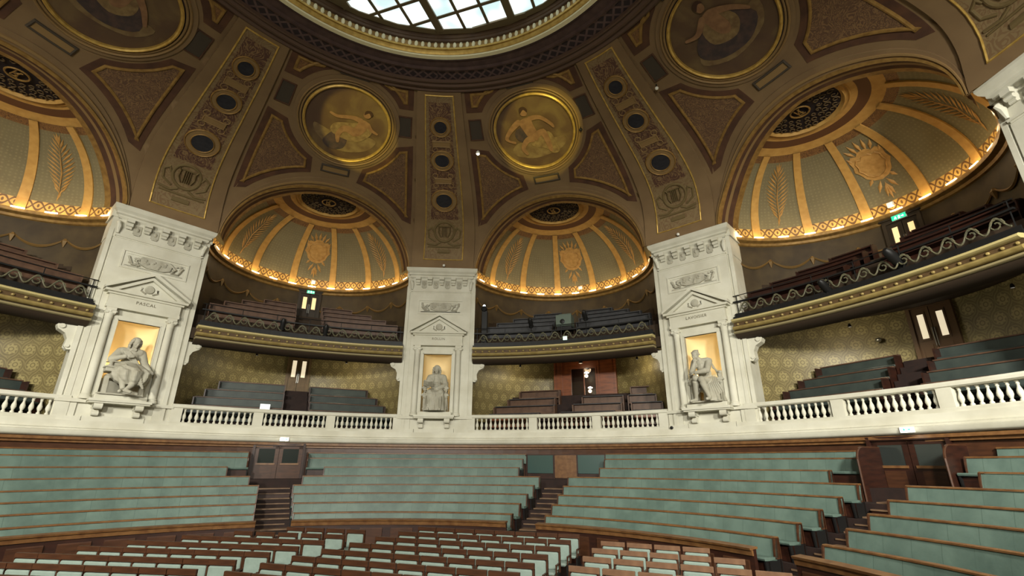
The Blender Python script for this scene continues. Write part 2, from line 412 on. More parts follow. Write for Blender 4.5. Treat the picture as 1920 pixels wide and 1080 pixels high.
def inset(poly, d):
    n = len(poly); out = []; A = sum(poly[i][0]*poly[(i+1) % n][1]-poly[(i+1) % n][0]*poly[i][1] for i in range(n)); sg = 1 if A > 0 else -1
    for i in range(n):
        p, q, r = Vector(poly[i-1]), Vector(poly[i]), Vector(poly[(i+1) % n])
        e1 = (q-p).normalized(); e2 = (r-q).normalized(); n1 = Vector((-e1.y, e1.x))*sg; n2 = Vector((-e2.y, e2.x))*sg
        m = n1+n2
        if m.length < 1e-3: m = n1
        m.normalize(); k = max(.5, m.dot(n1)); out.append(tuple(q+m*d/k))
    return out
def plate(mb, mapf, poly, off, holes=(), maxlen=.3, side=None):
    """fill a flat outline and lay it on a curved surface with its own thickness"""
    bm = bmesh.new()
    for lp in (poly,)+tuple(holes):
        vs = [bm.verts.new((p[0], p[1], 0)) for p in lp]
        for i in range(len(vs)): bm.edges.new((vs[i], vs[(i+1) % len(vs)]))
    bmesh.ops.triangle_fill(bm, edges=bm.edges[:], use_beauty=True, use_dissolve=False)
    for _ in range(4):
        es = [e for e in bm.edges if e.calc_length() > maxlen]
        if not es: break
        bmesh.ops.subdivide_edges(bm, edges=es, cuts=1); bmesh.ops.triangulate(bm, faces=bm.faces[:])
    bm.verts.index_update(); vs = [mapf(v.co.x, v.co.y, off) for v in bm.verts]
    mb.add(vs, [tuple(v.index for v in f.verts) for f in bm.faces], [(v.co.x, v.co.y) for v in bm.verts])
    lo = side if side is not None else 0.
    for e in bm.edges:
        if len(e.link_faces) == 1:
            a, b = e.verts[0].co, e.verts[1].co
            mb.add([mapf(a.x, a.y, off), mapf(b.x, b.y, off), mapf(b.x, b.y, lo), mapf(a.x, a.y, lo)], [(0, 1, 2, 3)], [(a.x, a.y)]*4)
    bm.free()
def strip(mb, mapf, path, w, h, closed=True, base=0., flat=False):
    """raised moulding of width w and height h that follows a path on the surface"""
    n = len(path); prof = [(-.5, 0), (-.36, .75), (0, 1), (.36, .75), (.5, 0)] if not flat else [(-.5, 0), (-.48, 1), (.48, 1), (.5, 0)]
    vs = []; m = len(prof)
    for i in range(n):
        a = Vector(path[i-1] if (closed or i) else path[0]); b = Vector(path[(i+1) % n] if (closed or i < n-1) else path[-1]); q = Vector(path[i])
        e1 = (q-a); e2 = (b-q); e1 = e1.normalized() if e1.length > 1e-6 else e2.normalized(); e2 = e2.normalized() if e2.length > 1e-6 else e1
        n1 = Vector((-e1.y, e1.x)); mm = n1+Vector((-e2.y, e2.x)); mm = mm.normalized() if mm.length > .1 else n1; k = max(.45, mm.dot(n1))
        for t, z in prof: p = q+mm*(t*w/k); vs.append(mapf(p.x, p.y, base+z*h))
    fs = [(i*m+j, ((i+1) % n)*m+j, ((i+1) % n)*m+j+1, i*m+j+1) for i in range(n if closed else n-1) for j in range(m-1)]
    mb.add(vs, fs)
def s_in(a): return 3.62*max(0, 1-(a/16.)**2)**.58
def s_out(a): return 4.2*max(0, 1-(a/16.6)**2)**.58
BAYS = {-67.5: 'far left', -22.5: 'left centre', 22.5: 'right centre', 67.5: 'right'}
PIERS = {-45: 'left', 0: 'middle', 45: 'right', 90: 'far right'}
def LB(mid):
    M = Matrix.Rotation(-R(mid), 4, 'Z'); return M

# ------------------------------------------------------------------ ceiling: the coved dome with its arched openings
mb = MB()
for k in range(8):
    mid = -157.5+45*k; opened = mid in BAYS
    n = 44
    for i in range(n):
        for j in range(36):
            q = []; uv = []
            for ii, jj in ((i, j), (i+1, j), (i+1, j+1), (i, j+1)):
                a = -16.5+33.*ii/n; s0 = s_in(a) if opened and abs(a) < 16. else 0.; s = s0+(9.95-s0)*jj/36
                q.append(D(mid+a, s)); uv.append((R(a)*13, s))
            mb.add(q, [(0, 1, 2, 3)], uv)
    for i in range(8):      # the ribs over the piers stand slightly proud
        for j in range(40):
            q = [D(mid+16.5+12.*ii/8, 9.95*jj/40, .10) for ii, jj in ((i, j), (i+1, j), (i+1, j+1), (i, j+1))]
            mb.add(q, [(0, 1, 2, 3)], [(0, 0)]*4)
    for a in (16.5, 28.5):
        for j in range(40):
            mb.add([D(mid+a, 9.95*j/40, 0), D(mid+a, 9.95*(j+1)/40, 0), D(mid+a, 9.95*(j+1)/40, .1), D(mid+a, 9.95*j/40, .1)], [(0, 1, 2, 3)], [(0, 0)]*4)
struct('ceiling', mb, plaster, smooth=True)

# oculus: profiled ring, lattice frieze, gilded lip, drum and skylight
KS = .931
def ringmesh(name, prof_, m, step=2.5, uvs=True, closed=True):
    b = MB(); b.arc([(r*KS, ZTOP+(z-Z0)*KS) for r, z in prof_], 0, 360, step, c=(SHX, SHY), closed=closed, caps=False); return struct(name, b, m, smooth=True)
Z0 = 16.83
ringmesh('trim_1', [(9.84, Z0+.02), (9.8, Z0-.16), (9.7, Z0-.2), (9.62, Z0-.12), (9.52, Z0-.1), (9.48, Z0-.2), (9.34, Z0-.24), (9.26, Z0-.14), (9.2, Z0-.12), (9.16, Z0-.2), (9.08, Z0-.2), (9.06, Z0+.06), (9.8, Z0+.1)], mat('ring_brown_light', srgb(92, 72, 60), .7))
ringmesh('trim_2', [(9.1, Z0-.06), (8.5, Z0-.04)], lattice, 2, closed=False)
ringmesh('trim_3', [(8.54, Z0+.02), (8.52, Z0-.12), (8.42, Z0-.15), (8.34, Z0-.06), (8.1, Z0-.06), (7.94, Z0-.04), (7.9, Z0-.12), (7.86, Z0+.06), (8.5, Z0+.1)], ringbr)
ringmesh('trim_4', [(7.88, Z0-.02), (7.84, Z0-.12), (7.66, Z0-.12), (7.64, Z0-.02), (7.7, Z0+.1), (7.86, Z0+.1)], ivory)
ringmesh('trim_5', [(7.68, Z0-.04), (7.62, Z0-.06), (7.56, Z0+.02), (7.54, Z0+.1), (7.48, Z0+.1), (7.46, Z0+.18), (7.7, Z0+.2)], gold)
ringmesh('trim_6', [(7.5, Z0+.16), (7.5, Z0+.46), (7.56, Z0+.46), (7.56, Z0+.16)], goldd)
b = MB()
for i in range(170):
    a = 360*i/170; M = Matrix.Translation(az2(a, 7.47*KS, ZTOP+.31*KS)+Vector((SHX, SHY, 0))) @ Matrix.Rotation(-R(a), 4, 'Z')
    b.sphere((0, 0, 0), .075, .05, .15, M, 6, 4)
struct('trim_7', b, ivory, smooth=True)
ringmesh('trim_8', [(7.5, Z0+.46), (7.42, Z0+.5), (7.4, Z0+.6), (7.36, Z0+.62), (7.34, Z0+.86), (7.3, Z0+.9), (7.3, Z0+1.1), (7.6, Z0+1.1), (7.6, Z0+.46)], mat('drum_brown', srgb(98, 78, 58), .6, srgb(80, 62, 48), 2))
# skylight panes in a square grid turned to the bay axis, each a frosted sheet between bronze bars
ZG = ZTOP+.86*KS
win = sroot('window_1', 22.5, 0, ZG); win.location += Vector((SHX, SHY, 0)); win.scale = (KS, KS, KS)
TL = [-2.55+1.04*k for k in range(-5, 10)]; NL = [6.1+1.02*k-11*1.02-1.02 for k in range(0, 15)]
RG = 7.22
def clipc(poly, Rr, seg=28):
    for k in range(seg):
        a = 2*pi*(k+.5)/seg; nx, ny = cos(a), sin(a); d = Rr*cos(pi/seg); out = []
        for i in range(len(poly)):
            p, q = poly[i-1], poly[i]; dp = p[0]*nx+p[1]*ny-d; dq = q[0]*nx+q[1]*ny-d
            if (dp <= 0) != (dq <= 0): t = dp/(dp-dq); out.append((p[0]+(q[0]-p[0])*t, p[1]+(q[1]-p[1])*t))
            if dq <= 0: out.append(q)
        poly = out
        if len(poly) < 3: return None
    return poly
fr = MB()
for i in range(len(TL)-1):
    for j in range(len(NL)-1):
        pl = clipc([(TL[i], NL[j]), (TL[i+1], NL[j]), (TL[i+1], NL[j+1]), (TL[i], NL[j+1])], RG)
        if not pl: continue
        A = abs(sum(pl[k-1][0]*pl[k][1]-pl[k][0]*pl[k-1][1] for k in range(len(pl))))/2
        if A < .06: continue
        cx_, cy_ = sum(p[0] for p in pl)/len(pl), sum(p[1] for p in pl)/len(pl)
        g = MB(); pi_ = [(cx_+(p[0]-cx_)*.93, cy_+(p[1]-cy_)*.93) for p in pl]; n = len(pl)
        g.add([(x, y, 0) for x, y in pi_]+[(x, y, .02) for x, y in pi_], [tuple(range(n)), tuple(range(n, 2*n))]+[(k, (k+1) % n, n+(k+1) % n, n+k) for k in range(n)])
        g.build('pane', skyglass, win)
for t in TL:
    if abs(t) < RG:
        h = sqrt(RG*RG-t*t); wd = .16 if round((t+2.55)/1.04) % 3 == 0 else .06
        fr.box(t-wd, t+wd, -h, h, -.10 if wd > .1 else -.04, .06)
for n_ in NL:
    if abs(n_) < RG:
        h = sqrt(RG*RG-n_*n_); wd = .12 if round((n_-6.1)/1.02) % 3 == 1 else .06
        fr.box(-h, h, n_-wd, n_+wd, -.09 if wd > .1 else -.045, .05)
fr.build('window_frame', mat('skylight_bronze', srgb(118, 104, 78), .45, metal=.2), win)
ringmesh('trim_9', [(7.14, Z0+.81), (7.34, Z0+.77), (7.34, Z0+.94), (7.14, Z0+.92)], MATS['skylight_bronze'], 360/28.)

# ------------------------------------------------------------------ painted and gilded panels of the dome
def med_figure(mb_, M2, kind):
    pass
def blob(b, mapf, pts, off, m=0):
    """organic flat patch: closed Catmull-Rom outline"""
    n = len(pts); out = []
    for i in range(n):
        p0, p1, p2, p3 = (Vector(pts[(i+k-1) % n]) for k in range(4))
        for t in (0, .25, .5, .75):
            out.append(tuple(.5*((2*p1)+(-p0+p2)*t+(2*p0-5*p1+4*p2-p3)*t*t+(-p0+3*p1-3*p2+p3)*t*t*t)))
    b.cm = m; plate(b, mapf, out, off, maxlen=.6, side=off-.012); b.cm = 0
PAINTM = [canvasm, flesh, drapeA, drapeB, hairm, cloudm]
def limb(b, mapf, pts, ws, off, m):
    L = []; Rr = []
    for i, p in enumerate(pts):
        a = Vector(pts[max(i-1, 0)]); c = Vector(pts[min(i+1, len(pts)-1)]); d = (c-a).normalized(); nn = Vector((-d.y, d.x)); q = Vector(p)
        L.append(tuple(q+nn*ws[i])); Rr.append(tuple(q-nn*ws[i]))
    e = Vector(pts[-1])+(Vector(pts[-1])-Vector(pts[-2])).normalized()*ws[-1]*.9
    blob(b, mapf, L+[tuple(e)]+Rr[::-1], off, m)
def painting(b, mapf, kind):
    if kind == 0:      # reclining figure leaning to the left, arm stretched
        blob(b, mapf, [(-1.3, -.9), (-.2, -1.5), (1.1, -1.2), (1.5, -.5), (.6, -.35), (-.6, -.5), (-1.5, -.3)], .012, 5)
        blob(b, mapf, [(-1.0, -1.1), (-.4, -.3), (.1, -.6), (.0, -1.3), (-.6, -1.5)], .024, 3)
        blob(b, mapf, [(-.6, .0), (.2, .25), (.9, .35), (1.2, -.1), (.7, -.7), (0, -.75), (-.7, -.5)], .036, 2)
        limb(b, mapf, [(.75, .5), (.65, .1), (.45, -.25)], [.2, .26, .22], .048, 1)
        limb(b, mapf, [(.6, .5), (.1, .55), (-.5, .42), (-.85, .5)], [.12, .1, .08, .06], .060, 1)
        limb(b, mapf, [(.45, -.25), (-.1, -.15), (-.35, -.55), (-.3, -.95)], [.2, .17, .12, .08], .060, 1)
        limb(b, mapf, [(.9, .4), (1.15, .1), (1.45, -.05)], [.1, .08, .05], .054, 1)
        blob(b, mapf, [(.72, .72), (.9, .72), (.98, .9), (.85, 1.06), (.68, 1.0), (.62, .84)], .072, 1)
        blob(b, mapf, [(.66, .86), (.7, 1.08), (.92, 1.12), (1.04, .96), (.98, .84), (.86, 1.0)], .08, 4)
    elif kind == 1:    # seated figure, arms open, pale drapery falling to the right
        blob(b, mapf, [(-1.4, -1.0), (-.3, -1.4), (1.2, -1.1), (1.4, -.5), (.3, -.5), (-1.0, -.4)], .012, 5)
        blob(b, mapf, [(-.9, .35), (-.3, .4), (-.2, -.2), (-.6, -.45), (-1.0, -.1)], .024, 3)
        blob(b, mapf, [(-.2, -.25), (.7, -.05), (.95, -.8), (1.0, -1.25), (.65, -1.3), (.35, -.95), (-.3, -.65)], .036, 2)
        limb(b, mapf, [(-.35, .85), (-.25, .4), (-.1, -.15)], [.28, .3, .24], .048, 1)
        limb(b, mapf, [(-.6, .8), (-1.1, .45), (-1.5, -.05), (-1.15, -.3)], [.13, .12, .09, .07], .060, 1)
        limb(b, mapf, [(-.1, .85), (.45, .8), (.9, .35), (1.0, .15)], [.12, .1, .08, .06], .060, 1)
        limb(b, mapf, [(-.1, -.2), (.4, .0), (.55, -.6), (.6, -1.1)], [.2, .19, .14, .09], .062, 1)
        limb(b, mapf, [(-.15, -.25), (-.5, -.3), (-.8, -.7), (-.7, -1.05)], [.18, .15, .11, .08], .058, 1)
        blob(b, mapf, [(-.36, 1.05), (-.16, 1.05), (-.1, 1.25), (-.2, 1.4), (-.4, 1.38), (-.45, 1.18)], .072, 1)
        blob(b, mapf, [(-.45, 1.2), (-.42, 1.46), (-.2, 1.5), (-.06, 1.34), (-.1, 1.2), (-.24, 1.36)], .08, 4)
    else:              # broad dark draped figure
        blob(b, mapf, [(-1.5, -.6), (-.4, -1.2), (1.1, -.9), (1.5, .0), (.3, -.1), (-.9, .0)], .012, 5)
        blob(b, mapf, [(-1.1, .2), (-.2, .7), (.6, .5), (1.2, -.4), (.4, -1.0), (-.7, -.9), (-1.3, -.4)], .024, 3)
        blob(b, mapf, [(-.5, .6), (.4, .65), (.7, .0), (.2, -.5), (-.6, -.2)], .036, 2)
        limb(b, mapf, [(0, .95), (.05, .5), (.1, .0)], [.22, .28, .24], .048, 1)
        limb(b, mapf, [(-.2, .9), (-.75, .55), (-1.2, .65)], [.12, .1, .06], .060, 1)
        limb(b, mapf, [(.2, .85), (.75, .45), (1.15, -.05)], [.12, .1, .06], .060, 1)
        blob(b, mapf, [(-.1, 1.12), (.12, 1.12), (.18, 1.32), (.05, 1.46), (-.14, 1.4)], .072, 1)
        blob(b, mapf, [(-.16, 1.26), (-.14, 1.52), (.1, 1.56), (.22, 1.36), (.05, 1.42)], .08, 4)
MU, MS = .1, 7.36
for mid, nm in BAYS.items():
    mf = lambda u, s, o, mid=mid: US(mid, u, s, o)
    # medallion: painting in a gilded round frame
    t = at('ceiling_medallion', 'round painted ceiling medallion in a gilt frame, above the %s arch' % nm, 'painting', mid, rS(MS), zS(MS), 'painted medallions round the dome')
    b = MB(); plate(b, mf, circ(MU, MS, 1.84, 64), .012)
    pm = lambda x, y, o, mid=mid: US(mid, MU+x*.92, MS+y*.92, o+.02)
    painting(b, pm, {-67.5: 2, -22.5: 0, 22.5: 1, 67.5: 2}[mid])
    b.build('painting', PAINTM, t, world=True)
    b = MB(); strip(b, mf, circ(MU, MS, 1.86, 72), .14, .14); b.build('inner_frame', gold, t, world=True, smooth=True)
    b = MB(); strip(b, mf, circ(MU, MS, 2.0, 72), .1, .07); strip(b, mf, circ(MU, MS, 2.11, 72), .1, .11); b.build('outer_frame', mould, t, world=True, smooth=True)
    b = MB(); strip(b, mf, circ(MU, MS, 1.94, 72), .06, .03, flat=True); b.build('frame_groove', ringdk, t, world=True)
    # flat raised ring around it
    b = MB(); plate(b, mf, circ(MU, MS, 2.3, 72), .05, holes=(circ(MU, MS, 2.12, 72),)); struct('trim_10', b, plaster, smooth=False)
    # spandrel panels: dark field, gilt fillet, scroll-painted inner field
    def pan(name, lab, poly, ins, fieldm):
        tt = at(name, lab, 'ceiling panel', mid, rS(poly[0][1]), zS(poly[0][1]), 'moulded panels between the dome ribs')
        b = MB(); plate(b, mf, poly, .014); b.build('border', redb, tt, world=True)
        p1 = inset(poly, ins); b = MB(); plate(b, mf, p1, .03); b.build('field', fieldm, tt, world=True)
        b = MB(); strip(b, mf, p1, .13, .075); b.build('gilt_fillet', goldd, tt, world=True, smooth=True)
    for sg in (-1, 1):
        side = 'left' if sg < 0 else 'right'
        # lower spandrel between medallion and arch
        pl = []
        for k in range(9):      # along rib edge going up
            s = 2.3+(6.95-2.3)*k/8; pl.append(AZ(sg*15.75, s))
        for k in range(11):     # around the medallion ring
            a0 = R(-14); a1 = R(-62); a = a0+(a1-a0)*k/10; pl.append((MU*.5+sg*2.48*cos(a), MS+2.48*sin(a)))
        for k in range(9):      # back down along the arch
            a = 4.4+(15.2-4.4)*k/9; pl.append(AZ(sg*a, s_out(a)+.28+.02*k))
        pan('spandrel_panel', 'large brown triangular ceiling panel, lower %s of the medallion over the %s arch' % (side, nm), pl, .3, spandrel)
        # upper small triangle
        pl = [AZ(sg*15.6, 8.75), AZ(sg*15.6, 9.86), AZ(sg*10, 9.86), AZ(sg*4.6, 9.86)]
        for k in range(6):
            a = R(66)+(R(34)-R(66))*k/5; pl.append((MU*.5+sg*2.48*cos(a), MS+2.48*sin(a)))
        pan('corner_panel', 'small dark triangular ceiling panel, upper %s of the medallion over the %s arch' % (side, nm), pl, .3, innerring)
        pl = densAZ([(sg*12.2, 7.4), (sg*15.2, 7.4), (sg*15.2, 8.4), (sg*12.2, 8.4)])
        b = MB(); plate(b, mf, pl, .014); b.cm = 1; strip(b, mf, pl, .06, .05); b.cm = 0
        tag(b.build('slate_tablet', [slate, redb]), 'small square grey ceiling tablet, %s of the medallion over the %s arch' % (side, nm), 'ceiling panel', 'moulded panels between the dome ribs')
    for (s0, s1, hw, wh) in ((4.62, 4.96, 2.6, 'below'), (9., 9., 3.5, 'above')):
        if wh == 'above': s0, s1 = 9.66, 9.88
        pl = densAZ([(-hw, s0), (hw, s0), (hw, s1), (-hw, s1)])
        b = MB(); plate(b, mf, pl, .03); b.cm = 1; strip(b, mf, pl, .09, .07); b.cm = 0
        tag(b.build('tablet', [mould, slate]), 'narrow grey ceiling tablet directly %s the medallion over the %s arch' % (wh, nm), 'ceiling panel', 'moulded panels between the dome ribs')
    # archivolt mouldings of the opening
    def arcpath(f, k0, k1, n=60):
        return [AZ(a, f(a)) for a in [k0+(k1-k0)*i/n for i in range(n+1)]]
    b = MB()
    def band(e0, e1, off, mi):
        n = 64; b.cm = mi
        for i in range(n):
            q = []
            for ii, e in ((i, e0), (i+1, e0), (i+1, e1), (i, e1)):
                c_ = -cos(pi*ii/n); sc = e; a = c_*(16.+.6*sc); s = (3.62+.58*sc)*max(0, 1-c_*c_)**.58
                q.append((a, s))
            top = [D(mid+a, s, off) for a, s in q]; b.add(top, [(0, 1, 2, 3)], [(0, 0)]*4)
            for k0, k1 in ((0, 1), (3, 2)):
                b.add([top[k0], top[k1], D(mid+q[k1][0], q[k1][1], -.02), D(mid+q[k0][0], q[k0][1], -.02)], [(0, 1, 2, 3)], [(0, 0)]*4)
        b.cm = 0
    band(0, .22, .13, 1); band(.22, .45, .06, 0); band(.45, .62, .12, 2); band(.62, 1.0, .05, 0)
    struct('trim_11', b, [plaster, goldd, mould])
    # soffit of the arch
    b = MB(); n = 64; M = LB(mid)
    levels = [(0., 0., .13, 0), (.08, .05, 0, 1), (.2, .0, 0, 2), (.28, .12, 0, 1), (.45, .2, 0, 2), (.62, .35, 0, 1)]
    rows_ = []
    for dy, dr, off, mi in levels:
        row = []
        for i in range(n+1):
            c_ = -cos(pi*i/n); p = D(mid+c_*16., 3.62*max(0, 1-c_*c_)**.58, off); q = M.inverted() @ p
            # move outward along the bay axis and slightly towards the opening's outline
            ctr = Vector((0, q.y, 10.4)); rad = q-ctr; q = ctr+rad+Vector((0, dy*(1+.8*abs(c_)), 0)); q = Vector((q.x*(1-dr*.07), q.y, q.z-dr*.12*(1-abs(c_)))); row.append(M @ q)
        rows_.append(row)
    for k in range(len(rows_)-1):
        b.cm = [1, 0, 2, 0, 1][k]
        for i in range(n): b.add([rows_[k][i], rows_[k][i+1], rows_[k+1][i+1], rows_[k+1][i]], [(0, 1, 2, 3)])
    struct('trim_12', b, [redb, goldd, mould], smooth=True)
# rib panels above the piers
for az, nm in PIERS.items():
    mf = lambda u, s, o, az=az: US(az, u, s, o+.10)
    t = at('rib_panel', 'tall painted arabesque panel with three dark round discs, above the %s pier' % nm, 'ceiling panel', az, rS(1), zS(1), 'painted rib panels of the dome')
    pl = densAZ([(-3.75, .5), (3.75, .5), (3.75, 9.55), (-3.75, 9.55)], .4)
    b = MB(); plate(b, mf, pl, .012); b.build('field', ribfldl, t, world=True)
    pl2 = densAZ([(-2.75, 2.75), (2.75, 2.75), (2.9, 9.25), (-2.9, 9.25)], .4)
    b = MB(); plate(b, mf, pl2, .02); b.build('arabesque', ribfld, t, world=True)
    b = MB(); strip(b, mf, pl, .07, .05); b.build('gilt_border', gold, t, world=True)
    for s, rd, rr_ in ((8.12, .29, .47), (6.35, .35, .55), (3.93, .42, .66)):
        b = MB(); plate(b, mf, circ(0, s, rr_, 32), .05); dr = b.build('disc_ring', mould, t, world=True)
        b = MB(); plate(b, mf, circ(0, s, rd, 28), .062); b.build('blue_disc', blue, dr, world=False) if False else b.build('blue_disc', blue, t, world=True)
        b = MB(); strip(b, mf, circ(0, s, rd+.02, 28), .06, .1); strip(b, mf, circ(0, s, rr_, 28), .06, .09); b.build('disc_moulding', goldd, t, world=True)
    for s in (7.25, 5.15):    # little tablets between the discs
        b = MB(); plate(b, mf, dens([(-.42, s-.14), (.42, s-.14), (.42, s+.14), (-.42, s+.14)], .3), .05); strip(b, mf, [(-.42, s-.14), (.42, s-.14), (.42, s+.14), (-.42, s+.14)], .05, .08)
        for k in (-.42, .42): strip(b, mf, circ(k*(rS(s)/14.5), s+.3, .13, 12), .05, .05); strip(b, mf, circ(k*(rS(s)/14.5), s-.3, .13, 12), .05, .05)
        b.build('tablet', mould, t, world=True)
    b = MB()                # lyre in a wreath
    strip(b, mf, circ(0, 2.05, .55, 24), .14, .07)
    strip(b, mf, [(-.2, 1.75), (-.32, 2.0), (-.3, 2.3), (-.38, 2.42)], .06, .11, closed=False); strip(b, mf, [(.2, 1.75), (.32, 2.0), (.3, 2.3), (.38, 2.42)], .06, .11, closed=False)
    for k in (-.12, -.04, .04, .12): strip(b, mf, [(k, 1.75), (k, 2.35)], .03, .09, closed=False)
    strip(b, mf, [(-.3, 2.35), (.3, 2.35)], .05, .1, closed=False)
    for sg in (-1, 1):
        strip(b, mf, [(sg*.5, 1.5), (sg*.85, 1.7), (sg*.9, 2.1), (sg*.7, 2.25), (sg*.62, 2.05)], .1, .06, closed=False)
        strip(b, mf, [(sg*.2, 1.45), (sg*.5, 1.3), (sg*.95, 1.35)], .12, .06, closed=False)
    strip(b, mf, [(-.9, 1.2), (.9, 1.2)], .1, .06, closed=False); strip(b, mf, [(-.35, .95), (.35, .95)], .22, .06, closed=False)
    b.build('lyre_ornament', mat('ornament_olive', srgb(104, 88, 56), .7) if 'ornament_olive' not in MATS else MATS['ornament_olive'], t, world=True)

# ------------------------------------------------------------------ gallery niches: semidomes, walls, lamps
NCY, NR = 16.4, 5.15
def ND(mid, phi, al, off=0.):
    k = sin(phi*pi/2); Rr = 1.4+(NR-1.4)*cos(phi*pi/2)-off*(1-.6*k); yc = NCY-.42*k; z = 10.15+3.17*k-off*k
    a = R(al); return LB(mid) @ Vector((Rr*sin(a), yc+Rr*cos(a), z))
_AT = []
for _i in range(41):
    _c = _i/40; _q = D(0, 0); _p = D(16.*_c, 3.62*max(0, 1-_c*_c)**.58); _AT.append((_p.z, _p.y-(SHY*kf(_p.z))))
_AT.sort()
def yclip(z):
    for (z0, y0), (z1, y1) in zip(_AT, _AT[1:]):
        if z0 <= z <= z1: return y0+(y1-y0)*(z-z0)/max(1e-6, z1-z0)-.35*kf(z)+.3
    return (_AT[0][1] if z < _AT[0][0] else _AT[-1][1]-.35)+.3
def almax(phi):
    k = sin(phi*pi/2); Rr = 1.4+(NR-1.4)*cos(phi*pi/2); yc = NCY-.42*k; c_ = (yclip(10.15+3.17*k)-yc)/Rr
    return 180. if c_ < -1 else degrees(math.acos(min(1, c_)))
ARCL = 5.3
dstone = mat('semidome_rib', srgb(192, 152, 84), .6, srgb(176, 136, 72), 4)
dbrown = mat('semidome_ring_brown', srgb(92, 58, 34), .6)
for mid, nm in BAYS.items():
    b = MB()
    bands = [(0, .02, 1), (.02, .11, 2), (.11, .7, 0), (.7, .765, 3), (.765, .84, 1), (.84, .91, 4), (.91, 1., 1)]
    for p0, p1, mi in bands:
        nv = max(1, int((p1-p0)*22)); b.cm = mi
        for j in range(nv):
            for i in range(56):
                q = []; uv = []
                for ii, jj in ((i, j), (i+1, j), (i+1, j+1), (i, j+1)):
                    ph = p0+(p1-p0)*jj/nv; am = almax(ph); al = -am+2*am*ii/56
                    q.append(ND(mid, ph, al)); uv.append((R(al)*4.2, (ph-.02)*ARCL/(1.27 if mi == 2 else 1)))
                b.add(q, [(0, 1, 2, 3)], uv)
    b.cm = 0
    struct('ceiling', b, [nfield, dstone, nedge, innerring, dbrown], smooth=True)
    # vertical ribs of the semidome
    t = at('semidome_ribs', 'gilt ribs of the semidome inside the %s arch' % nm, 'ornament', mid, NCY+NR, 10.15)
    for al in (-90, -64.3, -38.6, -12.9, 12.9, 38.6, 64.3, 90):
        b = MB(); n = 14; wv = lambda ph: .2*(1-.4*ph)
        for j in range(n):
            q = []
            for jj in (j, j+1):
                ph = .02+.75*jj/n; k = sin(ph*pi/2); Rr = 1.4+(NR-1.4)*cos(ph*pi/2)
                for sg in (-1, 1): q.append((ph, al+sg*degrees(wv(ph)/Rr)))
            P_ = lambda e, o: ND(mid, e[0], e[1], o)
            v = [P_(q[0], .07), P_(q[1], .07), P_(q[3], .07), P_(q[2], .07), P_(q[0], -.02), P_(q[1], -.02), P_(q[3], -.02), P_(q[2], -.02)]
            b.add(v, [(0, 1, 2, 3), (0, 4, 7, 3), (1, 5, 6, 2)])
        b.build('rib', dstone, t, world=True, smooth=True)
    # palm branches and the crest with books of the middle panel
    orn = mat('crest_gilt', srgb(190, 150, 88), .6, srgb(166, 126, 68), 5)
    for al in (-51.4, 51.4):
        t = at('palm_branch', 'gilt palm branch in the %s half of the semidome inside the %s arch' % ('left' if al < 0 else 'right', nm), 'ornament', mid, NCY+NR, 10.8, 'palm branches in the semidomes')
        b = MB()
        mfn = lambda x, y, o, al=al: ND(mid, y, al+degrees(x/(1.4+(NR-1.4)*cos(y*pi/2))), o)
        def leaf(x0, y0, x1, y1, wd):
            m_ = ((x0+x1)/2+(y1-y0)*1.2, (y0+y1)/2); n_ = Vector((x1-x0, (y1-y0)*5.9)).normalized()
            px_, py_ = -n_.y*wd, n_.x*wd/5.9
            mx, my = x0*.5+x1*.5, y0*.5+y1*.5
            vs = [mfn(x0, y0, .02), mfn(mx+px_, my+py_, .03), mfn(x1, y1, .02), mfn(mx-px_, my-py_, .03), mfn(mx, my, .07)]
            b.add(vs, [(0, 1, 4), (1, 2, 4), (2, 3, 4), (3, 0, 4)])
        for k in range(13):
            y = .2+.033*k; L = .52*sin(pi*(k+2.5)/15.5)
            for sg in (-1, 1): leaf(0, y, sg*L, y+.075+.02*(k/13), .045)
        leaf(0, .58, 0, .7, .06); leaf(0, .13, 0, .62, .03); leaf(-.05, .13, .06, .24, .05)
        b.build('foliage', orn, t, world=True)
    t = at('semidome_crest', 'gilt shield-shaped leafy crest in the middle of the %s semidome' % nm, 'ornament', mid, NCY+NR, 10.8, 'crests in the semidomes')
    mfn = lambda x, y, o: ND(mid, y, degrees(x/(1.4+(NR-1.4)*cos(y*pi/2))), o)
    b = MB(); sc = 5.9
    shield = [(0, .3), (.28, .315), (.5, .35), (.6, .4), (.72, .43), (.64, .47), (.66, .52), (.5, .56), (.3, .55), (.15, .58), (-.15, .58), (-.3, .55), (-.5, .56), (-.66, .52), (-.64, .47), (-.72, .43), (-.6, .4), (-.5, .35), (-.28, .315)]
    mm_ = lambda u, v, o: mfn(u, v/sc, o)
    plate(b, mm_, [(x, y*sc) for x, y in shield], .05)
    strip(b, mm_, dens([(x*.75, (.42+(y-.42)*.72)*sc) for x, y in shield], .15), .07, .11)
    b.build('shield', orn, t, world=True)
    b = MB()
    leafs = [(0, .27, -.15, .15), (0, .27, .15, .15), (0, .28, 0, .12), (-.1, .3, -.38, .2), (.1, .3, .38, .2), (-.3, .34, -.55, .28), (.3, .34, .55, .28), (0, .56, 0, .68), (-.15, .55, -.3, .67), (.15, .55, .3, .67), (-.3, .55, -.55, .63), (.3, .55, .55, .63), (-.5, .5, -.66, .56), (.5, .5, .66, .56)]
    for x0, y0, x1, y1 in leafs:
        n_ = Vector((x1-x0, (y1-y0)*5.9)).normalized(); mx, my = (x0+x1)/2, (y0+y1)/2; px_, py_ = -n_.y*.08, n_.x*.08/5.9
        b.add([mfn(x0, y0, .02), mfn(mx+px_, my+py_, .03), mfn(x1, y1, .02), mfn(mx-px_, my-py_, .03), mfn(mx, my, .09)], [(0, 1, 4), (1, 2, 4), (2, 3, 4), (3, 0, 4)])
    b.build('leaves', orn, t, world=True)
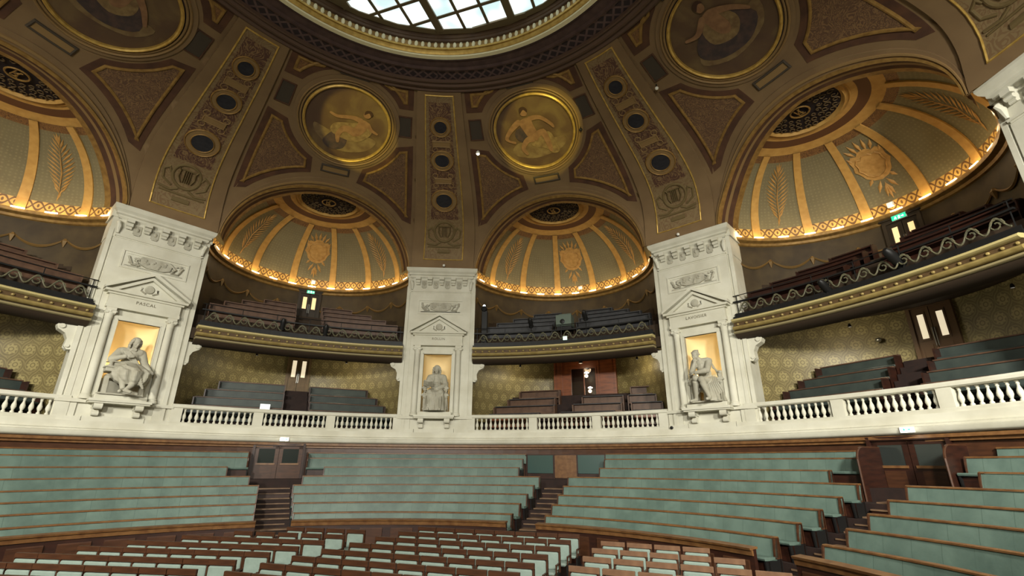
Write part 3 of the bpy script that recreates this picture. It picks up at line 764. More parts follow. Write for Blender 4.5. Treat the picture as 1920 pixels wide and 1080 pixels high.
    # pierced crown grille
    t = at('crown_grille', 'dark round grille with monogram at the crown of the %s semidome' % nm, 'grille', mid, NCY-.42, 13.3, 'crown grilles of the semidomes')
    b = MB(); b.lathe([(1.5, .02), (1.5, .06)], 40); b.build('backing', ringdk, t)
    b = MB()
    for ring, cnt, rad in ((1.22, 26, .13), (.92, 20, .13), (.66, 14, .1)):
        for k in range(cnt):
            a = 2*pi*k/cnt; c0 = Vector((ring*cos(a), ring*sin(a), 0)); sg = 1 if k % 2 else -1
            b.tube([c0+Vector((rad*(1-.07*q)*cos(a+sg*q*.8), rad*(1-.07*q)*sin(a+sg*q*.8), -.02)) for q in range(8)], .024, 4)
    b.build('scrolls', mat('grille_gilt', srgb(96, 78, 52), .5) if 'grille_gilt' not in MATS else MATS['grille_gilt'], t)
    b = MB(); b.tube([(.34*cos(2*pi*k/20), .34*sin(2*pi*k/20), -.05) for k in range(21)], .035, 5)
    for pts in ([(-.12, -.2, -.05), (-.12, .2, -.05), (.02, .2, -.05), (.06, .1, -.05), (-.1, .02, -.05), (.08, -.2, -.05)], [(.1, .2, -.05), (.02, .2, -.05), (.02, -.2, -.05)]): b.tube(pts, .025, 5)
    b.build('monogram', goldd, t)
    b = MB(); b.lathe([(1.5, -.1), (1.5, .04), (1.62, .04), (1.62, -.06)], 40) if False else None
    b = MB(); vs = []; 
    for r0, r1, h in ((1.42, 1.58, -.1), (1.62, 1.72, -.05)):
        n = 48
        for i in range(n):
            a, c_ = 2*pi*i/n, 2*pi*(i+1)/n; rm_ = (r0+r1)/2
            b.add([(r0*cos(a), r0*sin(a), .02), (r0*cos(c_), r0*sin(c_), .02), (rm_*cos(c_), rm_*sin(c_), h), (rm_*cos(a), rm_*sin(a), h), (r1*cos(c_), r1*sin(c_), .02), (r1*cos(a), r1*sin(a), .02)], [(0, 1, 2, 3), (3, 2, 4, 5)])
    b.build('grille_rim', dstone, t, smooth=True)
    # walls
    c_ = tuple((LB(mid) @ Vector((0, NCY, 0)))[:2]); a0, a1 = mid-87, mid+87
    b = MB(); b.arc([(NR, .9), (NR, 6.2)], a0, a1, 4, c=c_, closed=False); struct('wall_lower_gallery', b, paper, smooth=True)
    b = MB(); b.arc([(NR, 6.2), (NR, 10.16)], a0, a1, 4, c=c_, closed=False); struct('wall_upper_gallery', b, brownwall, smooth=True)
    b = MB(); b.arc([(NR+.02, 9.78), (NR-.08, 9.82), (NR-.12, 9.92), (NR-.3, 9.98), (NR-.34, 10.06), (NR-.34, 10.1), (NR-.05, 10.1), (NR+.02, 10.16)], a0, a1, 4, c=c_, closed=False); struct('trim_13', b, goldd, smooth=True)
    # painted swags on the upper wall
    t = at('wall_swags', 'dull gold garland swags on the dark upper wall inside the %s arch' % nm, 'ornament', mid, NCY+NR, 9.)
    for k in range(-4, 4):
        b = MB(); pts = []
        for j in range(13):
            f = j/12; al = R((k+f)*20.); z = 9.1-.42*(1-(2*f-1)**2); rr = NR-.03
            pts.append(LB(mid) @ Vector((rr*sin(al), NCY+rr*cos(al), z)))
        b.tube(pts, .04, 5, rs=[.03+.035*sin(pi*j/12) for j in range(13)])
        al = R(k*20.); p = LB(mid) @ Vector(((NR-.03)*sin(al), NCY+(NR-.03)*cos(al), 9.0)); b.tube([p+Vector((0, 0, .12)), p, p-Vector((0, 0, .28))], .05, 5, rs=[.05, .13, .02])
        b.build('swag', MATS.get('swag_gilt') or mat('swag_gilt', srgb(108, 84, 46), .5, metal=.2), t, world=True)
    # row of small lamps on the cornice
    t = at('cove_lamps', 'curved row of small warm lamps along the base of the %s semidome' % nm, 'light fitting', mid, NCY+NR-.2, 10.1, 'cove lamp rows of the semidomes')
    rr = NR-.26
    b = MB(); b.arc([(rr-.05, 10.09), (rr-.05, 10.13), (rr+.05, 10.13), (rr+.05, 10.09)], mid-84, mid+84, 4, c=c_); b.build('channel', goldd, t, world=True)
    for k in range(13):
        al = -78+156*k/12; b = MB(); P_ = lambda d: LB(mid) @ Vector((rr*sin(R(al+d)), NCY+rr*cos(R(al+d)), 10.18))
        b.tube([P_(-2.6), P_(2.6)], .03, 6); b.build('lamp_tube', lampm, t, world=True)
        q = LB(mid) @ Vector(((rr-.16)*sin(R(al)), NCY+(rr-.16)*cos(R(al)), 10.2)); point(q, 9., (1, .72, .38), .08)
# ------------------------------------------------------------------ podium band, floors, stage wall
FL = -E
b = MB(); b.lathe([(21., FL-.2), (21., FL)], 64); struct('floor', b, carpet)
ARC0, ARC1 = -112, 128
b = MB(); b.arc([(16.72, .95), (16.68, 1.0), (16.66, 1.12), (16.74, 1.15), (16.74, 1.2), (16.88, 1.24), (16.88, 1.5), (17.4, 1.5), (17.4, .9), (16.95, .9)], ARC0, ARC1, 2)
struct('trim_14', b, stone, smooth=True)
b = MB(); b.arc([(16.98, .92), (16.78, .9), (16.76, .8), (16.86, .76), (16.86, .7), (16.98, .68)], ARC0, ARC1, 2, closed=False); struct('trim_15', b, woodr, smooth=True)
b = MB(); b.arc([(16.98, FL), (16.98, .95), (17.3, .95), (17.3, FL)], ARC0, ARC1, 2); struct('wall_podium', b, wood)
# walls that close the hall behind the camera
b = MB(); b.arc([(17.3, FL), (17.3, 10.6), (17.6, 10.6), (17.6, FL)], 112, 248, 3); struct('wall_stage', b, mat('stage_wall_paint', srgb(176, 160, 128), .8, srgb(150, 134, 104), 1))
b = MB(); b.arc([(17.1, 10.3), (16.6, 10.35), (16.5, 10.5), (17.1, 10.7)], 98, 262, 3); struct('trim_16', b, stone)
for a0 in (-112, 97): # side closing walls
    b = MB(); b.arc([(17.0, 1.5), (17.0, 10.5), (17.4, 10.5), (17.4, 1.5)], a0, a0+27.4 if a0 < 0 else a0+15.5, 3)
    struct('wall_left' if a0 < 0 else 'wall_right', b, MATS['stage_wall_paint'])

# ------------------------------------------------------------------ stone piers with statues' niches
PAZ = {-45: -45.7, 0: 0, 45: 45.9, 90: 91.}
NAMES = {-45: 'PASCAL', 0: 'ROLLIN', 45: 'LAVOISIER'}
def text_mesh(txt, size, depth):
    cu = bpy.data.curves.new('inscription', 'FONT'); cu.body = txt; cu.size = size; cu.extrude = depth; cu.align_x = 'CENTER'; cu.align_y = 'CENTER'; cu.space_character = 1.15
    o = bpy.data.objects.new('inscription', cu); COL.objects.link(o); bpy.context.view_layer.update()
    me = bpy.data.meshes.new_from_object(o.evaluated_get(bpy.context.evaluated_depsgraph_get())); bpy.data.objects.remove(o); return me
textm = mat('carved_letters', srgb(120, 114, 96), .8)
def volute(b, c, r, y0, y1, sg=1, turns=1.6, th=.05):
    pts = []; n = int(18*turns)
    for k in range(n+1):
        a = 2*pi*turns*k/n; rr = r*(1-.8*k/n); pts.append((c[0]+sg*rr*cos(a), (y0+y1)/2, c[1]+rr*sin(a)))
    b.tube(pts, th, 5, rs=[th*(1-.4*k/n) for k in range(n+1)])
    b.tube([(c[0], y0, c[1]), (c[0], y1, c[1])], r*.72, 12)
def pier(key, side):
    az = PAZ[key]; Y = 16.9
    t = at('stone_pier', 'white stone pier with carved frieze and pediment, the %s one' % side if key != 90 else 'white stone pier at the right edge, only its cornice in view', 'pier', az, 16.9, 1.5, 'stone piers of the rotunda')
    # local coordinates: x tangential, y outward from the face plane, z above the podium (1.5)
    z = lambda h: h-1.5
    b = MB()
    # body with the niche opening cut out (x +-.74, z 2.35..5.53), niche is a rounded recess
    b.box(-1.86, -.78, .08, 2.2, 0, z(9.0)); b.box(.78, 1.86, .08, 2.2, 0, z(9.0)); b.box(-.78, .78, .08, 2.2, z(5.56), z(9.0)); b.box(-.78, .78, .08, 2.2, 0, z(2.32))
    b.box(-.78, .78, 1.1, 2.2, z(2.32), z(5.56))
    for sx in (-1, 1):       # inner pilaster faces
        b.box(sx*1.5, sx*1.66, .0, .1, 0, z(9.0))
        b.box(sx*1.74, sx*1.9, .02, .2, 0, z(9.35))
    b.box(-1.5, 1.5, .0, .1, z(6.75), z(8.98)); b.box(-1.5, -1.24, .02, .1, 0, z(6.8)); b.box(1.24, 1.5, .02, .1, 0, z(6.8))
    b.build('shaft', stone, t)
    b = MB(); n = 14; vs = []
    for i in range(n+1):
        a = pi*i/n; x = -.76*cos(a); y = .12+.98*sin(a)**.8
        vs += [(x, y, z(2.3)), (x, y, z(5.0))]
    b.add(vs, [(2*i, 2*i+2, 2*i+3, 2*i+1) for i in range(n)])
    for i in range(n):       # coved head of the recess
        for k in range(5):
            q = []
            for ii, kk in ((i, k), (i+1, k), (i+1, k+1), (i, k+1)):
                a = pi*ii/n; f = kk/5*pi/2; q.append((-.76*cos(a)*(1-.0*kk), .12+.98*sin(a)**.8*cos(f), z(5.0)+.56*sin(f)))
            b.add(q, [(0, 1, 2, 3)])
    b.build('niche', nichem, t, smooth=True)
    b = MB()                 # architrave frame round the niche
    for x0, x1, z0, z1 in ((-.92, -.74, z(2.3), z(5.7)), (.74, .92, z(2.3), z(5.7)), (-.74, .74, z(5.52), z(5.7))): b.box(x0, x1, -.03, .14, z0, z1)
    b.box(-.78, -.74, -.045, .1, z(2.3), z(5.56)); b.box(.74, .78, -.045, .1, z(2.3), z(5.56)); b.box(-.78, .78, -.045, .1, z(5.52), z(5.56))
    b.build('niche_frame', stone, t)
    for sx in (-1, 1):       # engaged columns
        b = MB(); b.lathe([(.2, z(2.3)), (.21, z(2.36)), (.17, z(2.42)), (.185, z(2.46)), (.15, z(2.5)), (.15, z(3.4)), (.135, z(5.5)), (.15, z(5.52)), (.15, z(5.58))], 16, cx=sx*1.08, cy=-.04)
        c = b.build('column', stone, t, smooth=True)
        b = MB(); b.box(sx*1.08-.17, sx*1.08+.17, -.2, .1, z(5.84), z(5.95)); b.lathe([(.14, z(5.56)), (.16, z(5.7)), (.2, z(5.84))], 12, cx=sx*1.08, cy=-.04)
        for s2 in (-1, 1): volute(b, (sx*1.08+s2*.12, z(5.76)), .085, -.22, -.02, s2)
        b.sphere((sx*1.08, -.2, z(5.8)), .04, .04, .05); b.build('capital', stone, c, smooth=True)
    b = MB()                 # entablature and pediment
    b.box(-1.3, 1.3, -.22, .1, z(5.95), z(6.1)); b.box(-1.28, 1.28, -.2, .1, z(6.1), z(6.5)); b.box(-1.36, 1.36, -.28, .1, z(6.5), z(6.58)); b.box(-1.48, 1.48, -.4, .1, z(6.58), z(6.68))
    b.build('entablature', stone, t)
    b = MB(); b.prism([(-1.5, z(6.68)), (1.5, z(6.68)), (0, z(7.64))], -.16, .08); pd = b.build('pediment', stone, t)
    b = MB()
    for sx in (-1, 1):
        b.prism([(sx*1.52, z(6.68)), (sx*1.52, z(6.8)), (0, z(7.72)), (0, z(7.56))], -.42, .08); b.prism([(sx*1.32, z(6.68)), (sx*1.1, z(6.68)), (0, z(7.38)), (0, z(7.52))], -.3, .08)
    b.build('raking_cornice', stone, pd)
    b = MB(); b.lathe([(.01, 0), (.19, .0), (.15, .05), (.01, .07)], 14, M=Matrix.Translation((0, -.16, z(6.98))) @ Matrix.Rotation(R(90), 4, 'X'))
    for sx in (-1, 1): b.tube([(sx*.12, -.18, z(6.78)), (sx*.3, -.18, z(6.88)), (sx*.28, -.18, z(7.02))], .04, 5)
    b.build('medallion', stone2, pd, smooth=True)
    # relief panel
    b = MB(); b.box(-1.24, 1.24, -.05, .05, z(8.5), z(8.56)); b.box(-1.24, 1.24, -.04, .05, z(7.74), z(7.8)); b.box(-1.24, -1.18, -.04, .05, z(7.8), z(8.5)); b.box(1.18, 1.24, -.04, .05, z(7.8), z(8.5))
    b.box(-1.08, 1.08, .0, .04, z(7.86), z(7.9)); b.box(-1.08, 1.08, -.03, .04, z(8.4), z(8.43))
    rp = b.build('relief_panel', stone, t)
    b = MB(); rnd = random.Random(key)
    b.prism([(-.55, z(8.02)), (-.3, z(7.92)), (.3, z(7.92)), (.55, z(8.02)), (.6, z(8.3)), (.42, z(8.4)), (-.42, z(8.4)), (-.6, z(8.3))], -.09, .02)
    for sx in (-1, 1):
        b.tube([(sx*.5, -.06, z(8.36)), (sx*.75, -.07, z(8.15)), (sx*.6, -.07, z(7.95)), (sx*.85, -.06, z(7.95)), (sx*1.02, -.05, z(8.3))], .045, 5)
        for k in range(9): b.sphere((sx*(.62+rnd.random()*.42), -.03, z(7.94+rnd.random()*.42)), .06, .05, .045, seg=7, rings=5)
    for k in range(12): b.sphere((-.42+.84*rnd.random(), -.09, z(7.98+rnd.random()*.32)), .07, .04, .05, seg=7, rings=5)
    b.build('garland_relief', stone2, rp, smooth=True)
    if key in NAMES:
        me = text_mesh(NAMES[key], .185, .008); me.materials.clear(); me.materials.append(textm)
        o = bpy.data.objects.new('inscription', me); COL.objects.link(o); o.parent = t; o.location = (0, -.208, z(6.31)); o.rotation_euler = (R(90), 0, 0)
        o['label'] = 'carved name %s' % 'on the entablature'
    # frieze, brackets, top cornice
    b = MB(); b.box(-1.62, 1.62, -.02, .3, z(8.98), z(9.04)); b.box(-1.66, 1.66, -.06, .3, z(9.04), z(9.12)); b.box(-1.6, 1.6, -.01, .3, z(9.12), z(9.88)); b.box(-1.88, 1.88, .05, 2.2, z(9.0), z(9.88)); b.build('frieze', stone, t)
    for k in range(5):
        x = -1.3+.65*k; b = MB(); b.prism([(x-.13, z(9.86)), (x+.13, z(9.86)), (x+.13, z(9.7)), (x-.13, z(9.7))], -.27, 0)
        b.prism([(x-.13, z(9.7)), (x+.13, z(9.7)), (x+.1, z(9.45)), (x-.1, z(9.45))], -.13, 0); b.tube([(x-.12, -.16, z(9.6)), (x+.12, -.16, z(9.6))], .075, 8); b.tube([(x-.1, -.1, z(9.47)), (x+.1, -.1, z(9.47))], .05, 8)
        b.build('bracket', stone, t)
    for k in range(4):
        x = -.975+.65*k; b = MB(); b.box(x-.14, x+.14, -.05, 0, z(9.3), z(9.7)); b.box(x-.1, x+.1, -.06, -.04, z(9.24), z(9.3)); b.sphere((x, -.06, z(9.5)), .07, .05, .1, seg=8, rings=6); b.build('metope', stone2, t)
    for sx in (-1, 1):
        b = MB(); b.tube([(sx*1.62, -.06, z(9.15)), (sx*1.62, -.1, z(9.45)), (sx*1.68, -.2, z(9.62))], .09, 8, rs=[.05, .1, .06]); b.sphere((sx*1.66, -.12, z(9.6)), .1, .1, .1); b.build('corner_scroll', stone, t, smooth=True)
    b = MB(); prof = [(.0, 9.84), (.06, 9.9), (.06, 9.98), (.14, 10.02), (.14, 10.1), (.24, 10.2), (.28, 10.32), (.28, 10.4)]
    for (a0, h0), (a1, h1) in zip(prof[:-1], prof[1:]):
        r0 = [(-1.7-a0, -.02-a0), (1.7+a0, -.02-a0), (1.7+a0, 2.0), (-1.7-a0, 2.0)]; r1 = [(-1.7-a1, -.02-a1), (1.7+a1, -.02-a1), (1.7+a1, 2.0), (-1.7-a1, 2.0)]
        if h1 == h0: continue
        b.add([(x, y, z(h0)) for x, y in r0]+[(x, y, z(h1)) for x, y in r1], [(0, 1, 5, 4), (1, 2, 6, 5), (3, 0, 4, 7)])
    b.add([(-1.98, -.3, z(10.4)), (1.98, -.3, z(10.4)), (1.98, 2, z(10.4)), (-1.98, 2, z(10.4))], [(0, 1, 2, 3)])
    b.box(-1.95, 1.95, .02, 2.1, z(9.88), z(10.38))
    b.build('cornice', stone, t)
    # pedestal ledge with scroll brackets, plinth mouldings
    b = MB(); b.box(-1.02, 1.02, -.52, .1, z(2.22), z(2.32)); b.box(-.98, .98, -.46, .1, z(2.16), z(2.22)); b.box(-.86, .86, -.36, .1, z(2.3), z(2.5), bev=.02); b.build('statue_ledge', stone, t)
    for sx in (-1, 1):
        b = MB(); b.prism([(sx*.52, z(2.17)), (sx*.8, z(2.17)), (sx*.8, z(1.98)), (sx*.52, z(1.98))], -.4, .05); b.tube([(sx*.52, -.3, z(2.05)), (sx*.8, -.3, z(2.05))], .12, 12); b.tube([(sx*.55, -.12, z(1.78)), (sx*.77, -.12, z(1.78))], .09, 12); b.prism([(sx*.56, z(2.1)), (sx*.76, z(2.1)), (sx*.76, z(1.7)), (sx*.56, z(1.7))], -.14, .05)
        b.build('ledge_bracket', stone, t)
    b = MB()
    for x0, x1 in ((-1.92, -1.0), (1.0, 1.92)): b.box(x0, x1, -.08, .1, z(2.16), z(2.3)); b.box(x0+.02, x1-.02, -.05, .1, 0, z(1.66))
    b.box(-1.0, 1.0, -.02, .1, 0, z(1.7)); b.build('plinth', stone, t)
    for sx in (-1, 1):       # white consoles that carry the balcony on the pier flanks
        b = MB(); b.prism([(sx*1.84, z(5.12)), (sx*2.42, z(5.12)), (sx*2.5, z(4.98)), (sx*2.44, z(4.84)), (sx*2.2, z(4.7)), (sx*2.1, z(4.5)), (sx*2.12, z(4.2)), (sx*2.02, z(4.08)), (sx*1.84, z(4.1))], .1, .55)
        volute(b, (sx*2.34, z(4.95)), .13, .04, .6, sx); volute(b, (sx*2.03, z(4.22)), .09, .04, .6, -sx); b.build('balcony_console', stone, t)
    return t
for k, s in PIERS.items(): pier(k, s)
# small lamp hidden behind each statue (glows the recess)
for k in (-45, 0, 45):
    az = PAZ[k]; M = Matrix.Rotation(-R(az), 4, 'Z')
    for sx in (-1, 1):
        t = at('niche_lamp', 'small hidden lamp behind the %s statue, %s side of its niche' % (PIERS[k], 'left' if sx < 0 else 'right'), 'lamp', az, 17.5, 3.55, 'niche lamps', x=sx*.55)
        b = MB(); b.box(-.05, .05, -.04, .04, -.12, .12); b.build('housing', white, t)
        b = MB(); b.tube([(-sx*.06, 0, -.1), (-sx*.06, 0, .1)], .02, 6); b.build('bulb', lampn, t)
        point(M @ Vector((sx*.5, 17.34, 3.75)), 11, (1, .8, .48), .05)

# ------------------------------------------------------------------ balustrades of the lower gallery
BAL = [(.028, 0), (.06, 0), (.06, .05), (.035, .08), (.045, .12), (.078, .2), (.072, .28), (.04, .38), (.032, .44), (.05, .47), (.036, .5), (.058, .53), (.058, .56)]
for mid, nm in BAYS.items():
    t = at('balustrade', 'white stone balustrade with turned balusters below the %s arch' % nm, 'balustrade', mid, 17.1, 1.5, 'stone balustrades of the lower gallery')
    e = 16.9
    b = MB(); b.arc([(16.94, 1.5), (16.94, 1.6), (16.98, 1.64), (17.24, 1.64), (17.3, 1.5)], mid-e, mid+e, 1.5); b.build('base_rail', stone, t, world=True)
    b = MB(); b.arc([(16.98, 2.2), (16.92, 2.24), (16.92, 2.32), (16.96, 2.38), (17.28, 2.38), (17.3, 2.24), (17.24, 2.2)], mid-e, mid+e, 1.5); b.build('handrail', stone, t, world=True)
    for a0, a1 in ((-16.9, -15.5), (-6.1, -4.7), (4.7, 6.1), (15.5, 16.9)):
        b = MB(); b.arc([(16.96, 1.62), (16.96, 2.22), (17.26, 2.22), (17.26, 1.62)], mid+a0, mid+a1, 1.5); b.build('pedestal', stone, t, world=True)
    first = None
    for a0, a1 in ((-15.5, -6.1), (-4.7, 4.7), (6.1, 15.5)):
        for k in range(12):
            az = mid+a0+(a1-a0)*(k+.5)/12; p = PM[t.name].inverted() @ az2(az, 17.11, 1.64)
            if first is None:
                b = MB(); b.lathe(BAL, 10); first = b.build('baluster', stone, t, smooth=True); o = first
            else:
                o = first.copy(); COL.objects.link(o); o.parent = t
            o.location = p; o.rotation_euler = (0, 0, -R(az-mid))

# ------------------------------------------------------------------ upper balconies
def gal_arc(b, mid, prof, e0=-16.9, e1=16.9, step=1.5): b.arc(prof, mid+e0, mid+e1, step)
cornm = mat('balcony_cornice', srgb(148, 130, 80), .45, srgb(128, 110, 64), 4, metal=.1)
cornd = mat('balcony_frieze', srgb(70, 54, 34), .6, srgb(88, 68, 42), 7)
for mid, nm in BAYS.items():
    t = at('balcony', 'curved upper balcony with olive-gilt cornice inside the %s arch' % nm, 'balcony', mid, 16.6, 5.15, 'upper balconies')
    def ga(prof, nm_, m_, sm=True):
        b = MB(); gal_arc(b, mid, prof, -16.2, 16.2); return b.build(nm_, m_, t, world=True, smooth=sm)
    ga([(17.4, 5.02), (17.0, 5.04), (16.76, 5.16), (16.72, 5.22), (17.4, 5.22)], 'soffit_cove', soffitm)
    ga([(16.64, 5.22), (16.6, 5.25), (16.6, 5.3), (16.64, 5.32), (17., 5.32), (17., 5.22)], 'lower_fillet', MATS.get('balcony_fillet') or mat('balcony_fillet', srgb(134, 122, 88), .55))
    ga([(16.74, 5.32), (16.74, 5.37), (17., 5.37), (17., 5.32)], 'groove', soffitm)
    ga([(16.66, 5.37), (16.58, 5.4), (16.55, 5.45), (16.57, 5.51), (16.66, 5.54), (17., 5.54), (17., 5.37)], 'torus', cornm)
    fz = ga([(16.74, 5.54), (16.74, 5.71), (17., 5.71), (17., 5.54)], 'frieze', cornd, False)
    b = MB()
    for k in range(26): p = az2(mid-15.6+31.2*k/25, 16.73, 5.625); b.sphere(p, .06, .06, .05, seg=8, rings=5)
    b.build('rosettes', cornm, fz, world=False) if False else b.build('rosettes', cornm, t, world=True)
    ga([(16.62, 5.71), (16.54, 5.76), (16.54, 5.82), (16.6, 5.85), (17., 5.86), (17., 5.71)], 'upper_cornice', MATS.get('balcony_top') or mat('balcony_top', srgb(176, 162, 112), .5))
    b = MB(); gal_arc(b, mid, [(16.78, 5.84), (16.78, 5.98), (16.95, 5.98), (16.95, 5.84)], -16.2, 16.2); b.build('kerb', black, t, world=True)
    # railing: top rail, bottom rail, posts, running scroll ornament
    t2 = at('balcony_railing', 'black iron railing with pale scroll ornament on the %s upper balcony' % nm, 'railing', mid, 16.88, 5.98, 'iron balcony railings')
    b = MB(); gal_arc(b, mid, [(16.84, 6.62), (16.84, 6.68), (16.94, 6.68), (16.94, 6.62)], -16., 16.); b.build('top_rail', black, t2, world=True)
    b = MB(); gal_arc(b, mid, [(16.85, 5.98), (16.85, 6.02), (16.93, 6.02), (16.93, 5.98)], -16., 16.); gal_arc(b, mid, [(16.88, 5.98), (16.88, 6.14), (16.92, 6.14), (16.92, 5.98)], -16., 16.); b.build('bottom_rail', black, t2, world=True)
    NS = 14
    for k in range(NS):
        a0 = -15.4+30.8*k/NS; wd = 30.8/NS; b = MB(); pts = []
        for j in range(17):   # S wave joined to a curled scroll
            f = j/16; pts.append(az2(mid+a0+wd*f, 16.86, 6.38-.19*cos(2*pi*f)))
        b.tube(pts, .03, 5)
        pts = []
        for j in range(13):
            g = 2*pi*1.3*j/12; rr = .2*(1-.7*j/12); pts.append(az2(mid+a0+wd*.5+degrees(rr*cos(g)/16.86), 16.85, 6.36+rr*sin(g)))
        b.tube(pts, .026, 5); b.build('scroll', iron, t2, world=True)
    b = MB(); b.tube([az2(mid-16+32*j/24, 16.95, 6.95) for j in range(25)], .02, 5)
    for j in range(7): b.tube([az2(mid-15.5+31*j/6, 16.95, 5.98), az2(mid-15.5+31*j/6, 16.95, 6.95)], .018, 5)
    b.build('guard_rail', black, t2, world=True)
    # raked floor: underside slopes up to the back wall; stepped top
    c_ = tuple((LB(mid) @ Vector((0, NCY, 0)))[:2])
    def rakearc(b, prof): b.arc(prof, mid-17.5, mid+17.5, 1.75)
    b = MB()
    NB = 5
    prof = [(17.1, 5.3), (17.4, 5.3), (22.2, 5.98), (22.2, 7.96), (20.55, 7.96)]
    zz_ = [7.87, 7.42, 6.97, 6.52]; rr_ = [19.9, 19.12, 18.34, 17.5]
    for k in range(NB-1):
        prof += [(prof[-1][0], zz_[k]), (rr_[k], zz_[k])]
    prof += [(prof[-1][0], 5.8), (17.1, 5.8)]
    M = LB(mid); n = 20; m = len(prof); vs = []
    for i in range(n+1):       # clip against the round gallery wall
        a = -17.5+35*i/n
        for r, z in prof:
            v = M.inverted() @ az2(mid+a, r, 0); dx, dy = v.x, v.y-NCY; d = hypot(dx, dy)
            if d > NR-.02 and dy > 0: v = Vector((dx*(NR-.02)/d, NCY+dy*(NR-.02)/d, 0))
            v = M @ v; vs.append((v.x, v.y, z))
    b.add(vs, [(i*m+k, (i+1)*m+k, (i+1)*m+(k+1) % m, i*m+(k+1) % m) for i in range(n) for k in range(m)])
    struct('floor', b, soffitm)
# ------------------------------------------------------------------ gallery benches
def bench(az, r, z, length, cls, group, label, depth=.42, h=.78, seatm=greend, topm=gbwood, backm=gbwood, x=0, curved_r=None, bh=.46):
    """straight gallery bench; local x along, back to +y"""
    t = at('gallery_bench', label, 'bench', az, r, z, group, x=x)
    L = length/2
    b = MB(); b.box(-L, L, -.0, .05, .3, h); b.build('backrest', backm, t)
    b = MB(); b.box(-L-.01, L+.01, -.04, .1, h, h+.05, bev=.01); b.build('top_rail', topm, t)
    b = MB(); b.box(-L+.02, L-.02, -depth, 0, .38, bh, bev=.02); b.build('seat', seatm, t)
    for sx in (-1, 1): b = MB(); b.box(sx*L-.03, sx*L+.03, -depth, .05, 0, h-.05); b.build('end_panel', backm, t)
    return t
def halfspan(y):      # free half width of the gallery at bay-local depth y
    return min(sqrt(max(0, NR*NR-max(0, y-NCY)**2)) if y > NCY else NR, (y-.0)*math.tan(R(22.5))-1.95 if y < 18.6 else 9)-.12
